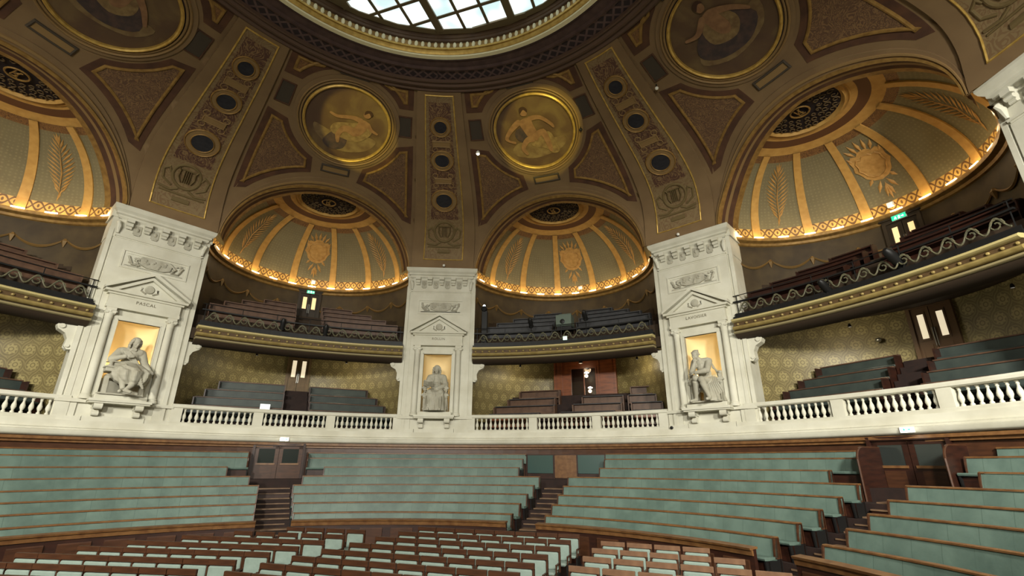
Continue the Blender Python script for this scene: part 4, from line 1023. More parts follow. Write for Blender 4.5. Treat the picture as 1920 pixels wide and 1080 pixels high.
# lower gallery: stepped floor + 5 rows each side of the central stair
for mid, nm in BAYS.items():
    b = MB(); M = LB(mid)
    stp = [(17.25, 1.5), (17.5, 1.5), (17.5, 1.7), (18.1, 1.7), (18.1, 2.15), (18.7, 2.15), (18.7, 2.6), (19.3, 2.6), (19.3, 3.1), (19.95, 3.1), (19.95, 3.66), (21.6, 3.66), (21.6, 1.0), (17.25, 1.0)]
    for (y0, z0), (y1, z1) in zip(stp, stp[1:]):
        if y0 == y1 and z1 > z0: b.add([M @ Vector(v) for v in ((-5.2, y0, z0), (5.2, y0, z0), (5.2, y0, z1), (-5.2, y0, z1))], [(0, 1, 2, 3)])
        elif z0 == z1 and z0 > 1.2: b.add([M @ Vector(v) for v in ((-5.2, y0, z0), (5.2, y0, z0), (5.2, y1, z0), (-5.2, y1, z0))], [(0, 1, 2, 3)])
    struct('floor', b, carpet)
    wooden = mid == 22.5
    for k, (y, z) in enumerate(((17.95, 1.7), (18.55, 2.15), (19.15, 2.6), (19.75, 3.1))):
        hs = sqrt(max(.1, (NR-.2)**2-(y-NCY)**2))
        hs = min(hs, 4.9-.0) if y > 18.5 else min(hs, y*math.tan(R(22.5))-2.3)
        segs = [(-hs, -.62), (.62, hs)]
        if wooden:
            segs = {0: [(-4.3, -1.5), (-.35, 2.4), (3.3, 4.75)], 1: [(-4.2, -.8), (.2, 2.7), (3.2, 4.7)], 2: [(-3.6, -.9), (.6, 2.75), (3.0, 4.4)], 3: [(-3.1, -.8), (3.1, 4.3)], }[k]
        for x0, x1 in segs:
            if x1-x0 < .6: continue
            side = 'left' if (x0+x1) < 0 else 'right'
            if wooden and x0 < .7 and x1 > 2: side = 'middle'
            p = M @ Vector(((x0+x1)/2, y, 0)); az = degrees(atan2(p.x, p.y)); 
            lab = ('dark green-grey lower gallery bench under the %s arch, %s row, %s of the steps' % (nm, ORD[k], side)) if not wooden else 'wooden lower gallery bench under the right centre arch, %s row, %s block' % (ORD[k], side)
            t = at('gallery_bench', lab, 'bench', mid, y, z, 'benches of the lower galleries', x=(x0+x1)/2)
            L = (x1-x0)/2
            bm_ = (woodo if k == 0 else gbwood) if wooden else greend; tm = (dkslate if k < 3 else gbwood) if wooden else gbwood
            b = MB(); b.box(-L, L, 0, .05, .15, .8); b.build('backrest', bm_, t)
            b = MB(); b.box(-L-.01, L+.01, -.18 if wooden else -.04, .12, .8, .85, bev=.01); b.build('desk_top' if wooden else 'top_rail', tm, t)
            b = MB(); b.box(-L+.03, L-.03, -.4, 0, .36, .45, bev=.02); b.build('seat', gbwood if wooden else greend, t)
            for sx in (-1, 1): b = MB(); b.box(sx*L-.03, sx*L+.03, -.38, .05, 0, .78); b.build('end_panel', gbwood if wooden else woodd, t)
    # steps of the stair to the door
    t = at('gallery_steps', 'dark wooden steps up to the gallery door under the %s arch' % nm, 'steps', mid, 17.4, 1.5, 'gallery steps') if not wooden else None
    if t:
        for k in range(8): b = MB(); b.box(-.55, .55, .1+.32*k, .1+.32*k+.36, 0 if k < 1 else .27*k-.02, .27*(k+1)); b.build('step', carpet, t)
    # upper gallery benches
    um = {-67.5: gbwood, -22.5: gbwood, 22.5: dkslate, 67.5: woodd}[mid]
    for k in range(4):
        rr = 18.05+.78*k; z = 6.52+.45*k
        y = rr*cos(R(8)); hs = sqrt(max(.1, (NR-.25)**2-(rr-NCY)**2)); hs = min(hs, 4.6)
        for sg in (-1, 1):
            if k == 3 and mid == 22.5 and False: continue
            a0, a1 = degrees(.7/rr), degrees(math.asin(min(.99, (hs-.15*k)/rr)))
            A0, A1 = (mid+a0, mid+a1) if sg > 0 else (mid-a1, mid-a0)
            # stop at the curved wall
            t = at('gallery_bench', '%s bench in the %s upper balcony, %s row from the railing, %s side' % ({gbwood: 'reddish-brown', dkslate: 'slate-grey', woodd: 'very dark'}[um], nm, ORD[k], 'left' if sg < 0 else 'right'), 'bench', (A0+A1)/2, rr, z, 'benches of the upper balconies')
            b = MB(); b.arc([(rr, z+.15), (rr, z+.72), (rr+.05, z+.72), (rr+.05, z+.15)], A0, A1, 3); b.build('backrest', um, t, world=True)
            b = MB(); b.arc([(rr-.16, z+.72), (rr-.16, z+.77), (rr+.1, z+.77), (rr+.1, z+.72)], A0, A1, 3); b.build('desk_top', um, t, world=True)
            b = MB(); b.arc([(rr-.4, z+.34), (rr-.4, z+.42), (rr, z+.42), (rr, z+.34)], A0, A1, 3); b.build('seat', um, t, world=True)
            for a in (A0, A1): b = MB(); b.arc([(rr-.38, z), (rr-.38, z+.7), (rr+.05, z+.7), (rr+.05, z)], a-.06, a+.06, 1); b.build('end_panel', um, t, world=True)

# ------------------------------------------------------------------ doors
def gallery_door(n, mid, z, wdt, hgt, frm, pm, exit_lab, y=21.42, sign=True):
    rt = sroot('door_%d' % n, mid, y, z)
    b = MB(); H = wdt/2
    b.box(-H-.14, -H, -.06, .12, 0, hgt+.16); b.box(H, H+.14, -.06, .12, 0, hgt+.16); b.box(-H, H, -.06, .12, hgt, hgt+.16); b.box(-H-.2, H+.2, -.12, .12, hgt+.16, hgt+.24); b.build('door_frame', frm, rt)
    for sx in (-1, 1):
        x0, x1 = (-H, -.015) if sx < 0 else (.015, H)
        b = MB(); b.box(x0, x1, .0, .05, 0, hgt); lf = b.build('door_leaf', frm, rt)
        b = MB(); xm = (x0+x1)/2; b.box(xm-.11, xm+.11, -.02, .0, hgt*.45, hgt*.88); b.build('pane', pm, lf)
        b = MB(); b.box(xm-.17, xm-.11, -.03, .0, hgt*.43, hgt*.9); b.box(xm+.11, xm+.17, -.03, .0, hgt*.43, hgt*.9); b.box(xm-.17, xm+.17, -.03, 0, hgt*.88, hgt*.92); b.box(xm-.17, xm+.17, -.03, 0, hgt*.41, hgt*.45); b.box(xm-.16, xm+.16, -.03, 0, .12, hgt*.34); b.build('door_moulding', frm, lf)
        b = MB(); b.box(-.05*sx*1-.012+sx*.09, -.05*sx+.012+sx*.09, -.06, -.02, hgt*.3, hgt*.62); b.build('door_handle', metal, lf)
    return rt
def exit_sign(mid, y, z, lab, x=0, w_=.44, h_=.19):
    t = at('exit_sign', lab, 'sign', mid, y, z, x=x)
    b = MB(); b.box(-w_/2, w_/2, -.05, .05, 0, h_); b.build('housing', white, t)
    b = MB(); b.box(-w_/2+.01, w_/2-.01, -.06, -.05, .01, h_-.01); b.build('green_face', exitg, t)
    b = MB()     # running man, door and arrow
    b.sphere((-.12, -.065, .145), .02, .01, .02, seg=8, rings=5)
    for pts in ([(-.12, -.065, .12), (-.13, -.065, .08)], [(-.13, -.065, .08), (-.09, -.065, .06), (-.1, -.065, .025)], [(-.13, -.065, .08), (-.17, -.065, .05)], [(-.12, -.065, .115), (-.08, -.065, .1)], [(-.12, -.065, .115), (-.16, -.065, .095)]): b.tube(pts, .011, 4)
    b.box(-.02, .05, -.068, -.06, .03, .16); b.prism([(.09, .08), (.15, .08), (.15, .05), (.2, .1), (.15, .15), (.15, .12), (.09, .12)], -.068, -.06)
    b.build('pictogram', exitw, t)
wallbr = mat('door_paint', srgb(104, 84, 56), .5, srgb(88, 70, 46), 3)
dbrn = mat('upper_door_paint', srgb(50, 42, 32), .5)
gallery_door(1, -22.5, 3.66, 1.0, 2.2, wallbr, paneg, '')
gallery_door(2, -22.5, 7.98, 1.0, 1.72, dbrn, paney, '')
gallery_door(3, 67.5, 3.66, 1.25, 2.25, mat('door_oak', srgb(92, 70, 50), .5), paneg, '')
gallery_door(4, 67.5, 7.98, 1.15, 1.72, dbrn, paney, '')
gallery_door(5, -67.5, 3.66, 1.1, 2.2, wallbr, paneg, '')
exit_sign(-22.5, 21.35, 9.72, 'small green lit exit sign over the upper balcony door inside the left centre arch')
exit_sign(67.5, 21.35, 9.74, 'green lit exit sign over the upper balcony door inside the right arch', w_=.55, h_=.22)
exit_sign(67.5, 21.3, 6.0, 'green lit exit sign over the lower gallery door under the right arch', w_=.55, h_=.22)
for mid, lab, x in ((-22.5, 'left centre', 0.05), (22.5, 'right centre', .35), (67.5, 'right', -.1)):
    t = at('thermostat_box', 'small white thermostat box on the gold band above the %s balcony' % lab, 'lamp', mid, 21.15, 10.32, 'white thermostat boxes on the gold bands', x=x)
    b = MB(); b.box(-.13, .13, -.05, .05, 0, .22, bev=.02); b.build('housing', white, t)
    b = MB(); b.box(-.1, .1, -.07, -.05, .03, .19); b.build('diffuser', mat('glowing_box_face', srgb(230, 230, 220), .4, emit=(1, .97, .85, 1), es=.6) if 'glowing_box_face' not in MATS else MATS['glowing_box_face'], t)  # thermostat face given an added faint glow; the box is no lamp

# ------------------------------------------------------------------ wooden control booth (right-centre bay)
t = at('control_booth', 'reddish wooden glazed booth in the lower gallery under the right centre arch', 'booth', 23.9, 20.35, 2.4)
b = MB(); b.box(-1.75, 1.75, .0, .08, 0, .95); b.box(-1.75, -1.3, 0, .08, .95, 3.4); b.box(-.95, -.8, 0, .08, .95, 3.4); b.box(.65, 1.75, 0, .08, .95, 3.4); b.box(-.8, .65, 0, .08, 2.85, 3.4); b.box(-1.75, -1.69, .08, 1.1, 0, 3.4); b.box(1.69, 1.75, .08, 1.0, 0, 3.4); b.box(-1.3, -.95, .02, .08, .95, 3.4)
body = b.build('cabin', woodo, t)
b = MB(); b.box(-.82, .67, -.04, .1, 1.02, 1.1); b.box(-.82, .67, -.04, .1, 2.8, 2.88); b.box(-.86, -.78, -.04, .1, 1.02, 2.88); b.box(.63, .71, -.04, .1, 1.02, 2.88); b.box(-.06, -.01, -.02, .08, 1.1, 2.8); b.box(-1.8, -1.7, -.05, .02, 0, 3.4); b.box(-1.38, -1.3, -.05, .02, 0, 3.4); b.box(.75, .85, -.05, .02, 0, 3.4); b.box(1.68, 1.8, -.05, .02, 0, 3.4)
b.build('window_frame', woodo, t)
b = MB(); b.box(-.8, .65, .04, .05, 1.1, 2.8)
def clearglass():
    t_ = NT('booth_glass'); t_.b.inputs['Transmission Weight'].default_value = 1; t_.b.inputs['Roughness'].default_value = .03; t_.b.inputs['Base Color'].default_value = (.9, .95, .9, 1); return t_.m
b.build('glazing', clearglass(), t)
b = MB(); b.box(-1.7, 1.7, 1.0, 1.04, 0, 3.4); b.box(-1.75, 1.75, 0, 1.04, 3.4, 3.44); b.build('rear_panel', woodd, t)
for x, zz_, lb in ((.05, 2.62, 'top lamp'), (.22, 1.75, 'lower lamp')):
    b = MB(); b.lathe([(.02, .07), (.14, .0), (.1, -.03), (.02, -.05)], 14, M=Matrix.Translation((x, .4, zz_))); b.build('lamp', lampw, t, smooth=True)
    q = PM[t.name] @ Vector((x, .3, zz_-.2)); point(q, 5, (1, .7, .4), .1)
q = PM[t.name] @ Vector((0, -.9, 2.9)); point(q, 18, (1, .7, .42), .2)
t2 = at('booth_downlight', 'small ceiling lamp in front of the wooden booth', 'lamp', 23.9, 19.45, 5.33); b = MB(); b.lathe([(.1, .2), (.12, 0), (.02, -.02)], 12); b.build('shade', black, t2)

# ------------------------------------------------------------------ tiered floor and benches of the amphitheatre
ZR = [.23, -.152, -.508, -.834, -1.125, -1.41, -1.689, -1.88]
def RCEN(i): return (-1.19*max(i, 0)/7, -.637*max(i, 0)/7)
def RRAD(i): return 16.45-.783*i if i >= 0 else 16.94
AISLE = {-67.5: -.9, -22.5: -.48, 22.5: .03, 67.5: .58}
def hit(i, az, off, extra=0.):
    n = (sin(R(az)), cos(R(az))); tt = (cos(R(az)), -sin(R(az))); cx, cy = RCEN(i); rr = RRAD(i)+extra
    qx, qy = tt[0]*off-cx, tt[1]*off-cy; bq = n[0]*qx+n[1]*qy; cq = qx*qx+qy*qy-rr*rr; s = -bq+sqrt(bq*bq-cq)
    return degrees(atan2(qx+n[0]*s, qy+n[1]*s))
HW = {-1: {-67.5: 1.3, -22.5: 1.25, 22.5: 1.95, 67.5: 1.9}, 0: {-67.5: 1.2, -22.5: 1.2, 22.5: 1.95, 67.5: 1.3}, 1: {-67.5: 1.9, -22.5: 1.9, 22.5: 1.85, 67.5: 1.95}, 2: {-67.5: .9, -22.5: 1.0, 22.5: .62, 67.5: .62}}
def hwid(i, az): return HW.get(i, {}).get(az, .62)
SEC = [(-95, -67.5, 'far left'), (-67.5, -22.5, 'left'), (-22.5, 22.5, 'middle'), (22.5, 67.5, 'right'), (67.5, 112, 'far right')]
b = MB()
for i in range(8):    # stepped concrete tiers under the benches
    c = RCEN(i); r0 = RRAD(i)-.62 if i < 7 else RRAD(7); z = ZR[i]-.88 if i < 7 else FL+.02
    if i < 7: b.arc([(r0, FL), (r0, z), (RRAD(i)+.17, z), (RRAD(i)+.17, FL)], -100, 128, 2, c=c)
b.arc([(RRAD(0)+.1, FL), (RRAD(0)+.1, ZR[0]-.88), (17., ZR[0]-.88), (17., FL)], -100, 128, 2)
struct('floor', b, carpet)
for i in range(-1, 7):
    c = RCEN(max(i, 0)); rr = RRAD(i) if i >= 0 else 16.94; z = ZR[i] if i >= 0 else .47
    for a, d, nm in SEC:
        A0 = hit(i, a, AISLE.get(a, 0)+hwid(i, a)) if a in AISLE else a
        A1 = hit(i, d, AISLE.get(d, 0)-hwid(i, d)) if d in AISLE else d
        lab = 'long curved green padded bench, %s row from the front, %s block of tiers' % (ORD[6-i], nm) if i >= 0 else 'green padded cushion strip on the wall above the topmost bench, %s block' % nm
        am = (A0+A1)/2; t = thing('tier_bench' if i >= 0 else 'wall_cushion', lab, 'bench' if i >= 0 else 'wall cushion', (c[0]+rr*sin(R(am)), c[1]+rr*cos(R(am)), z-.9), -R(am), 'curved tier benches' if i >= 0 else 'wall cushions')
        b = MB(); b.arc([(rr-.05, z-.03), (rr-.12, z-.28), (rr-.14, z-.44), (rr-.04, z-.44), (rr+.02, z-.03)], A0, A1, 1.2, c=c); b.build('padded_back', green, t, world=True, smooth=True)
        b = MB(); b.arc([(rr-.075, z-.022), (rr-.075, z+.01), (rr-.05, z+.022), (rr+.06, z+.022), (rr+.08, z-.022)], A0, A1, 1.5, c=c); b.build('top_rail', woodr, t, world=True)
        if i < 0: continue
        b = MB(); b.arc([(rr+.02, z-.03), (rr-.02, z-.87), (rr+.03, z-.87), (rr+.07, z-.03)], A0, A1, 1.5, c=c); b.build('back_panel', woodd, t, world=True)
        b = MB(); b.arc([(rr-.54, z-.48), (rr-.56, z-.44), (rr-.54, z-.4), (rr-.12, z-.42), (rr-.1, z-.5)], A0, A1, 1.5, c=c); b.build('seat_cushion', green, t, world=True, smooth=True)
        b = MB(); b.arc([(rr-.44, z-.87), (rr-.44, z-.5), (rr-.38, z-.5), (rr-.38, z-.87)], A0, A1, 1.5, c=c); b.build('seat_base', woodd, t, world=True)
        for aa, sg in ((A0, 1), (A1, -1)):
            if (aa == A0 and a not in AISLE) or (aa == A1 and d not in AISLE): continue
            e0 = aa; e1 = aa+sg*degrees(.04/rr)
            b = MB(); b.arc([(rr-.17, z-.47), (rr-.15, z-.25), (rr-.1, z+.0), (rr+.08, z), (rr+.08, z-.47)], min(e0, e1), max(e0, e1), 1, c=c)
            b.build('end_post', wood, t, world=True)
            b = MB(); b.arc([(rr-.5, z-.87), (rr-.54, z-.5), (rr-.2, z-.47), (rr+.07, z-.47), (rr+.07, z-.87)], min(e0, e1), max(e0, e1), 1, c=c); ep = b.build('end_panel', black, t, world=True)
# front barrier of the tiers
i = 7; c = RCEN(7); rr = RRAD(7); z = ZR[7]
for a, d, nm in SEC:
    A0 = hit(i, a, AISLE.get(a, 0)+.55) if a in AISLE else a
    A1 = hit(i, d, AISLE.get(d, 0)-.55) if d in AISLE else d
    am = (A0+A1)/2; t = thing('front_barrier', 'panelled dark wooden barrier in front of the %s block of tiers' % nm, 'barrier', (c[0]+rr*sin(R(am)), c[1]+rr*cos(R(am)), FL), -R(am), 'panelled front barriers')
    b = MB(); b.arc([(rr, FL), (rr, z), (rr+.1, z), (rr+.1, FL)], A0, A1, 1.5, c=c); b.build('body', woodd, t, world=True)
    b = MB(); b.arc([(rr-.1, z-.02), (rr-.12, z+.03), (rr+.16, z+.05), (rr+.16, z)], A0, A1, 1.5, c=c); b.arc([(rr-.04, z-.14), (rr-.06, z-.02), (rr, z-.02), (rr, z-.14)], A0, A1, 1.5, c=c); b.build('top_rail', woodr, t, world=True)
    n = max(1, int(round((A1-A0)*rr*pi/180/1.05)))
    for k in range(n):
        p0, p1 = A0+(A1-A0)*(k+.14)/n, A0+(A1-A0)*(k+.86)/n
        b = MB(); b.arc([(rr-.03, z-.8), (rr-.045, z-.77), (rr-.045, z-.27), (rr-.03, z-.24), (rr, z-.24), (rr, z-.8)], p0, p1, 1.5, c=c); b.build('panel', wood, t, world=True)
# aisle stairs
for az, off in AISLE.items():
    t = at('aisle_stairs', 'wooden aisle stairs climbing the tiers below the %s arch' % BAYS[az], 'stairs', az, 9.8, FL, 'aisle stairs', x=off)
    Mi = PM[t.name].inverted()
    ys = []; 
    for i in range(8):
        n = (sin(R(az)), cos(R(az))); cx, cy = RCEN(i); tt = (cos(R(az)), -sin(R(az))); qx, qy = tt[0]*off-cx, tt[1]*off-cy; bq = n[0]*qx+n[1]*qy; s = -bq+sqrt(bq*bq-qx*qx-qy*qy+RRAD(i)**2); ys.append(s)
    zb = [ZR[i]-.88 for i in range(7)]; zt = zb[2]; 
    # two steps per tier from barrier line up to the door landing
    pts = []
    y7 = ys[7]; prev = FL
    zs = [FL]+[zb[i] for i in (6, 5, 4, 3, 2)]; yy = [y7]+[ys[i]-.6 for i in (6, 5, 4, 3, 2)]
    lst = []
    steps = [(y7-.55, FL+.16), (y7-.28, FL+.32)]
    for i in (6, 5, 4, 3, 2): 
        h1 = zb[i]; h0 = zb[i+1] if i < 6 else zb[6]-.3
        steps += [(ys[i]-.62-.0, (h0+h1)/2+.04), (ys[i]-.2, h1+.04)]
    steps += [(ys[1]-.72, (zb[1]+zb[2])/2+.04), (ys[1]-.35, zb[1]+.04)]
    steps.sort()
    for k, (y, zt_) in enumerate(steps):
        y1 = steps[k+1][0]+.1 if k+1 < len(steps) else 16.9
        b = MB(); b.box(-.61, .61, y-9.8+.03, y1-9.8, 0 if k == 0 else .0, zt_-FL-.04); st = b.build('riser', woodd, t)
        b = MB(); b.box(-.61, .61, y-9.8-.02, y1-9.8, zt_-FL-.04, zt_-FL); b.build('tread', stairw, st)
# tier doors
for n_, az, off, z0, wd in ((6, -22.5, -.48, -1.0, 2.2), (7, 67.5, .3, -1.0, 2.3)):
    p = az2(az, 16.86, z0)+Vector((cos(R(az))*off, -sin(R(az))*off, 0)); rt = bpy.data.objects.new('door_%d' % n_, None); COL.objects.link(rt); rt.location = p; rt.rotation_euler = (0, 0, -R(az)); rt['kind'] = 'structure'; PM[rt.name] = Matrix.Translation(p) @ Matrix.Rotation(-R(az), 4, 'Z')
    H = wd/2; T = .88-z0
    b = MB(); b.box(-H, -H+.1, -.12, .1, 0, T); b.box(H-.1, H, -.12, .1, 0, T); b.box(-H, H, -.1, .1, T-.12, T); b.build('door_frame', woodd, rt)
    for sx in (-1, 1):
        x0, x1 = (-H+.1, -.01) if sx < 0 else (.01, H-.1)
        b = MB(); b.box(x0, x1, -.02, .04, 0, 1.0); b.box(x0, x0+.16, -.02, .04, 1.0, T-.12); b.box(x1-.16, x1, -.02, .04, 1.0, T-.12); b.box(x0, x1, -.02, .04, T-.25, T-.12); lf = b.build('door_leaf', wood if n_ == 6 else woodd, rt)
        b = MB(); b.box(x0+.16, x1-.16, .0, .02, 1.0, T-.25); b.build('pane', glassd, lf)
        b = MB(); b.box(x0+.1, x1-.1, -.06, 0, .93, 1.01); b.build('glazing_bar', woodr, lf)
        b = MB(); b.box((x0+x1)/2-.3, (x0+x1)/2+.3, -.035, 0, .12, .85); b.build('door_panel', wood, lf)
# dark openings beside the doors and the low service doorway of the middle aisle
t = at('sliding_screen', 'low dark-teal glazed screen with brown panel at the head of the middle aisle', 'screen', 22.5, 16.8, -.9)
b = MB(); b.box(-2.0, 2.1, .06, .1, 0, 1.35); b.build('backing', woodd, t)
b = MB(); b.box(-1.85, -.55, 0, .05, .5, 1.32); b.build('left_pane', tealp, t); b = MB(); b.box(.62, 1.9, 0, .05, .5, 1.32); b.build('right_pane', tealp, t)
b = MB(); b.box(-.48, .6, -.02, .05, .3, 1.32)
for k in range(4): b.box(-.44, .56, -.035, -.02, .42+.24*k, .58+.24*k)
b.build('centre_panel', woodr, t)
b = MB(); b.box(-.56, -.48, -.04, .06, .2, 1.34); b.box(.58, .64, -.04, .06, .2, 1.34); b.box(-1.95, -1.85, -.04, .06, .3, 1.34); b.build('mullions', woodd, t)
for az, off, sx in ((-22.5, -.48, -1), (-22.5, -.48, 1), (67.5, .58, -1), (67.5, .58, 1)):
    big = az > 0
    t = at('door_screen', 'dark rounded wooden screen, %s of the door topping the %s aisle' % ('left' if sx < 0 else 'right', 'left' if az < 0 else 'right'), 'screen', az, 15.6 if big else 16.0, -1.4 if big else -1.15, x=off+sx*(1.15 if big else 1.2))
    dz = 1.95 if big else 1.6; dp = 1.3 if big else .7
    b = MB(); pl = [(0, 0), (0, dz-.35)]
    for k in range(7): a = R(90*k/6); pl.append((.35-.35*cos(a), dz-.35+.35*sin(a)))
    pl += [(dp, dz), (dp, 0)]
    b.add([(-.03, y, z) for y, z in pl]+[(.03, y, z) for y, z in pl], [tuple(range(len(pl))), tuple(range(2*len(pl)-1, len(pl)-1, -1))]+[(i, (i+1) % len(pl), len(pl)+(i+1) % len(pl), len(pl)+i) for i in range(len(pl))])
    b.build('board', woodd, t)
    b = MB(); b.tube([(0, y, z) for y, z in pl[:-1]], .035, 6); b.build('edge_trim', wood, t)
for az, off, lab in ((-22.5, -.35, 'left'), (67.5, .5, 'right')):
    t = at('door_lamp', 'bright white exit lamp on the stone band above the %s tier door' % lab, 'lamp', az, 16.62, .98, x=off)
    b = MB(); b.box(-.2, .2, -.02, .06, -.02, .16, bev=.01); b.build('housing', white, t)
    b = MB(); b.box(-.17, .17, -.05, -.02, .0, .14, bev=.01); b.build('diffuser', lampw, t)
    b = MB(); b.box(-.08, -.03, -.056, -.05, .04, .11); b.box(.05, .12, -.056, -.05, .05, .1); b.build('pictogram', exitg, t)
    q = az2(az, 16.3, 1.0)+Vector((cos(R(az))*off, -sin(R(az))*off, 0)); point(q, 2.5, (1, 1, .9), .08)

# ------------------------------------------------------------------ parterre chairs
palerail = mat('pale_chair_rail', srgb(122, 92, 70), .4, srgb(104, 76, 58), 5)
def make_chair(cls):
    t = thing('parterre_chair', 'green padded chair', 'chair', (0, 0, 0), 0)
    W = .32; top = .97
    b = MB(); b.box(-W, W, -.02, .05, top-.11, top, bev=.008); b.build('top_rail', palerail if cls else wood, t)
    b = MB(); b.box(-W, -W+.035, -.02, .05, .4, top-.11); b.box(W-.035, W, -.02, .05, .4, top-.11); b.box(-W+.035, W-.035, .02, .05, .42, top-.11); b.build('back_frame', wood, t)
    b = MB(); b.box(-W+.045, W-.045, -.05, .03, .46, top-.12, bev=.025); b.build('back_cushion', greenp, t)
    b = MB(); b.box(-W+.05, W-.05, -.46, -.05, .4, .48, bev=.03); b.build('seat_cushion', greenp, t)
    for sx in (-1, 1):
        b = MB(); x = sx*(W-.02); b.box(x-.02, x+.02, -.42, .04, 0, .42); b.build('leg', black, t)
        b = MB(); b.box(x-.02, x+.02, -.36, .0, .6, .63); b.box(x-.015, x+.015, -.36, -.33, .42, .6); b.build('armrest', wood, t)
    return t
protoA, protoB = make_chair(0), make_chair(1); used = {0: False, 1: False}
def put_chair(x, y, rz, label, cls):
    if not inframe(x, y, -1.98, 60, 60): return
    pr = (protoA, protoB)[cls]
    if used[cls]: pr = copy_tree(pr)
    used[cls] = True
    pr.location = (x, y, FL); pr.rotation_euler = (0, 0, rz); pr['label'] = label; pr['group'] = 'green padded parterre chairs'; pr['category'] = 'chair'
# middle block: rows square to azimuth 22.5
a = R(22.5); nv_, tv_ = (sin(a), cos(a)), (cos(a), -sin(a))
for k, n_ in enumerate((8.3, 7.08, 5.86, 4.68, 3.6, 2.62, 1.72, .85)):
    for j in range(8):
        tt = 2.36-.335-.67*j
        put_chair(n_*nv_[0]+tt*tv_[0], n_*nv_[1]+tt*tv_[1], -a, 'green padded chair, middle parterre block, %s row from the tiers, %s from the right' % (ORD[k], ORD[j]), 0)
# left block
rowsL = [((-3.84, 8.92), (-1.07, 7.99), 4), ((-5.08, 7.99), (-1.4, 6.89), 5), ((-6.04, 7.04), (-1.7, 5.8), 7), ((-6.9, 6.1), (-2.05, 4.83), 8), ((-7.47, 5.15), (-2.4, 4.0), 8), ((-8.1, 4.2), (-2.75, 3.05), 9), ((-8.4, 3.2), (-3.05, 2.1), 9), ((-8.6, 2.2), (-3.3, 1.15), 9)]
for k, (A, B, n) in enumerate(rowsL):
    d = atan2(B[1]-A[1], B[0]-A[0])
    for j in range(n):
        f = (j+.5)/n; put_chair(B[0]+(A[0]-B[0])*f, B[1]+(A[1]-B[1])*f, d, 'green padded chair, left parterre block, %s row from the tiers, %s from the right' % (ORD[k], ORD[j]), 0)
# right block
d0 = Vector((cos(R(-29)), sin(R(-29)))); nn = Vector((d0.y, -d0.x))
for k, (x, y, n) in enumerate(((5.65, 5.5, 4), (5.15, 4.35, 5), (4.7, 3.25, 6), (4.2, 2.2, 7), (3.7, 1.25, 7))):
    for j in range(n):
        p = Vector((x, y))+d0*(.34+.7*j); put_chair(p.x, p.y, R(-29), 'green padded chair, right parterre block, %s row from the tiers, %s from the left' % (ORD[k], ORD[j]), 1)
# ------------------------------------------------------------------ carved seated figures
def V(*a): return Vector(a)
def capsule(b, pts, rs, seg=14):
    pts = [V(*p) for p in pts]; P, Rr = [], []
    for i in range(len(pts)-1):
        for j in range(6):
            f = j/6; g = f*f*(3-2*f); P.append(pts[i].lerp(pts[i+1], f)); Rr.append(rs[i]+(rs[i+1]-rs[i])*g)
    P.append(pts[-1]); Rr.append(rs[-1])
    b.tube(P, 0, seg, rs=Rr)
    for p, r in zip(pts, rs): b.sphere(p, r, r, r, seg=seg, rings=10)
def hand(b, wrist, d, n, curl=.5, sc=1., side=1):
    """palm, four unequal bent fingers and a thumb leaving the side of the palm"""
    w_ = V(*wrist); d = V(*d).normalized(); n = V(*n); n = (n-d*n.dot(d)).normalized(); l = d.cross(n)*side
    M = Matrix((l, d, n)).transposed().to_4x4(); M.translation = w_+d*.045*sc
    b.sphere((0, 0, 0), .042*sc, .052*sc, .018*sc, M, 12, 8)
    for k, (o, L) in enumerate(((-.031, .062), (-.0105, .074), (.0105, .07), (.031, .055))):
        p = w_+d*.08*sc+l*o*sc; q = d.copy(); pts = [p-d*.02*sc, p]
        for s_, f in ((.42, .5), (.32, 1.), (.26, 1.4)):
            q = (d*cos(curl*f)+n*sin(curl*f)).normalized(); p = p+q*L*s_*sc*1.25; pts.append(p)
        b.tube(pts, 0, 7, rs=[.0105*sc, .0105*sc, .0098*sc, .009*sc, .0075*sc]); b.sphere(pts[-1], .008*sc, .008*sc, .008*sc, seg=7, rings=5)
    p = w_+d*.03*sc-l*.034*sc; q = (d*.6-l*.7+n*.35).normalized(); p2 = p+q*.04*sc; p3 = p2+(d*.9+n*.3-l*.1).normalized()*.035*sc
    b.tube([w_+d*.02*sc-l*.015*sc, p, p2, p3], 0, 7, rs=[.014*sc, .014*sc, .011*sc, .009*sc]); b.sphere(p3, .009*sc, .009*sc, .009*sc, seg=7, rings=5)
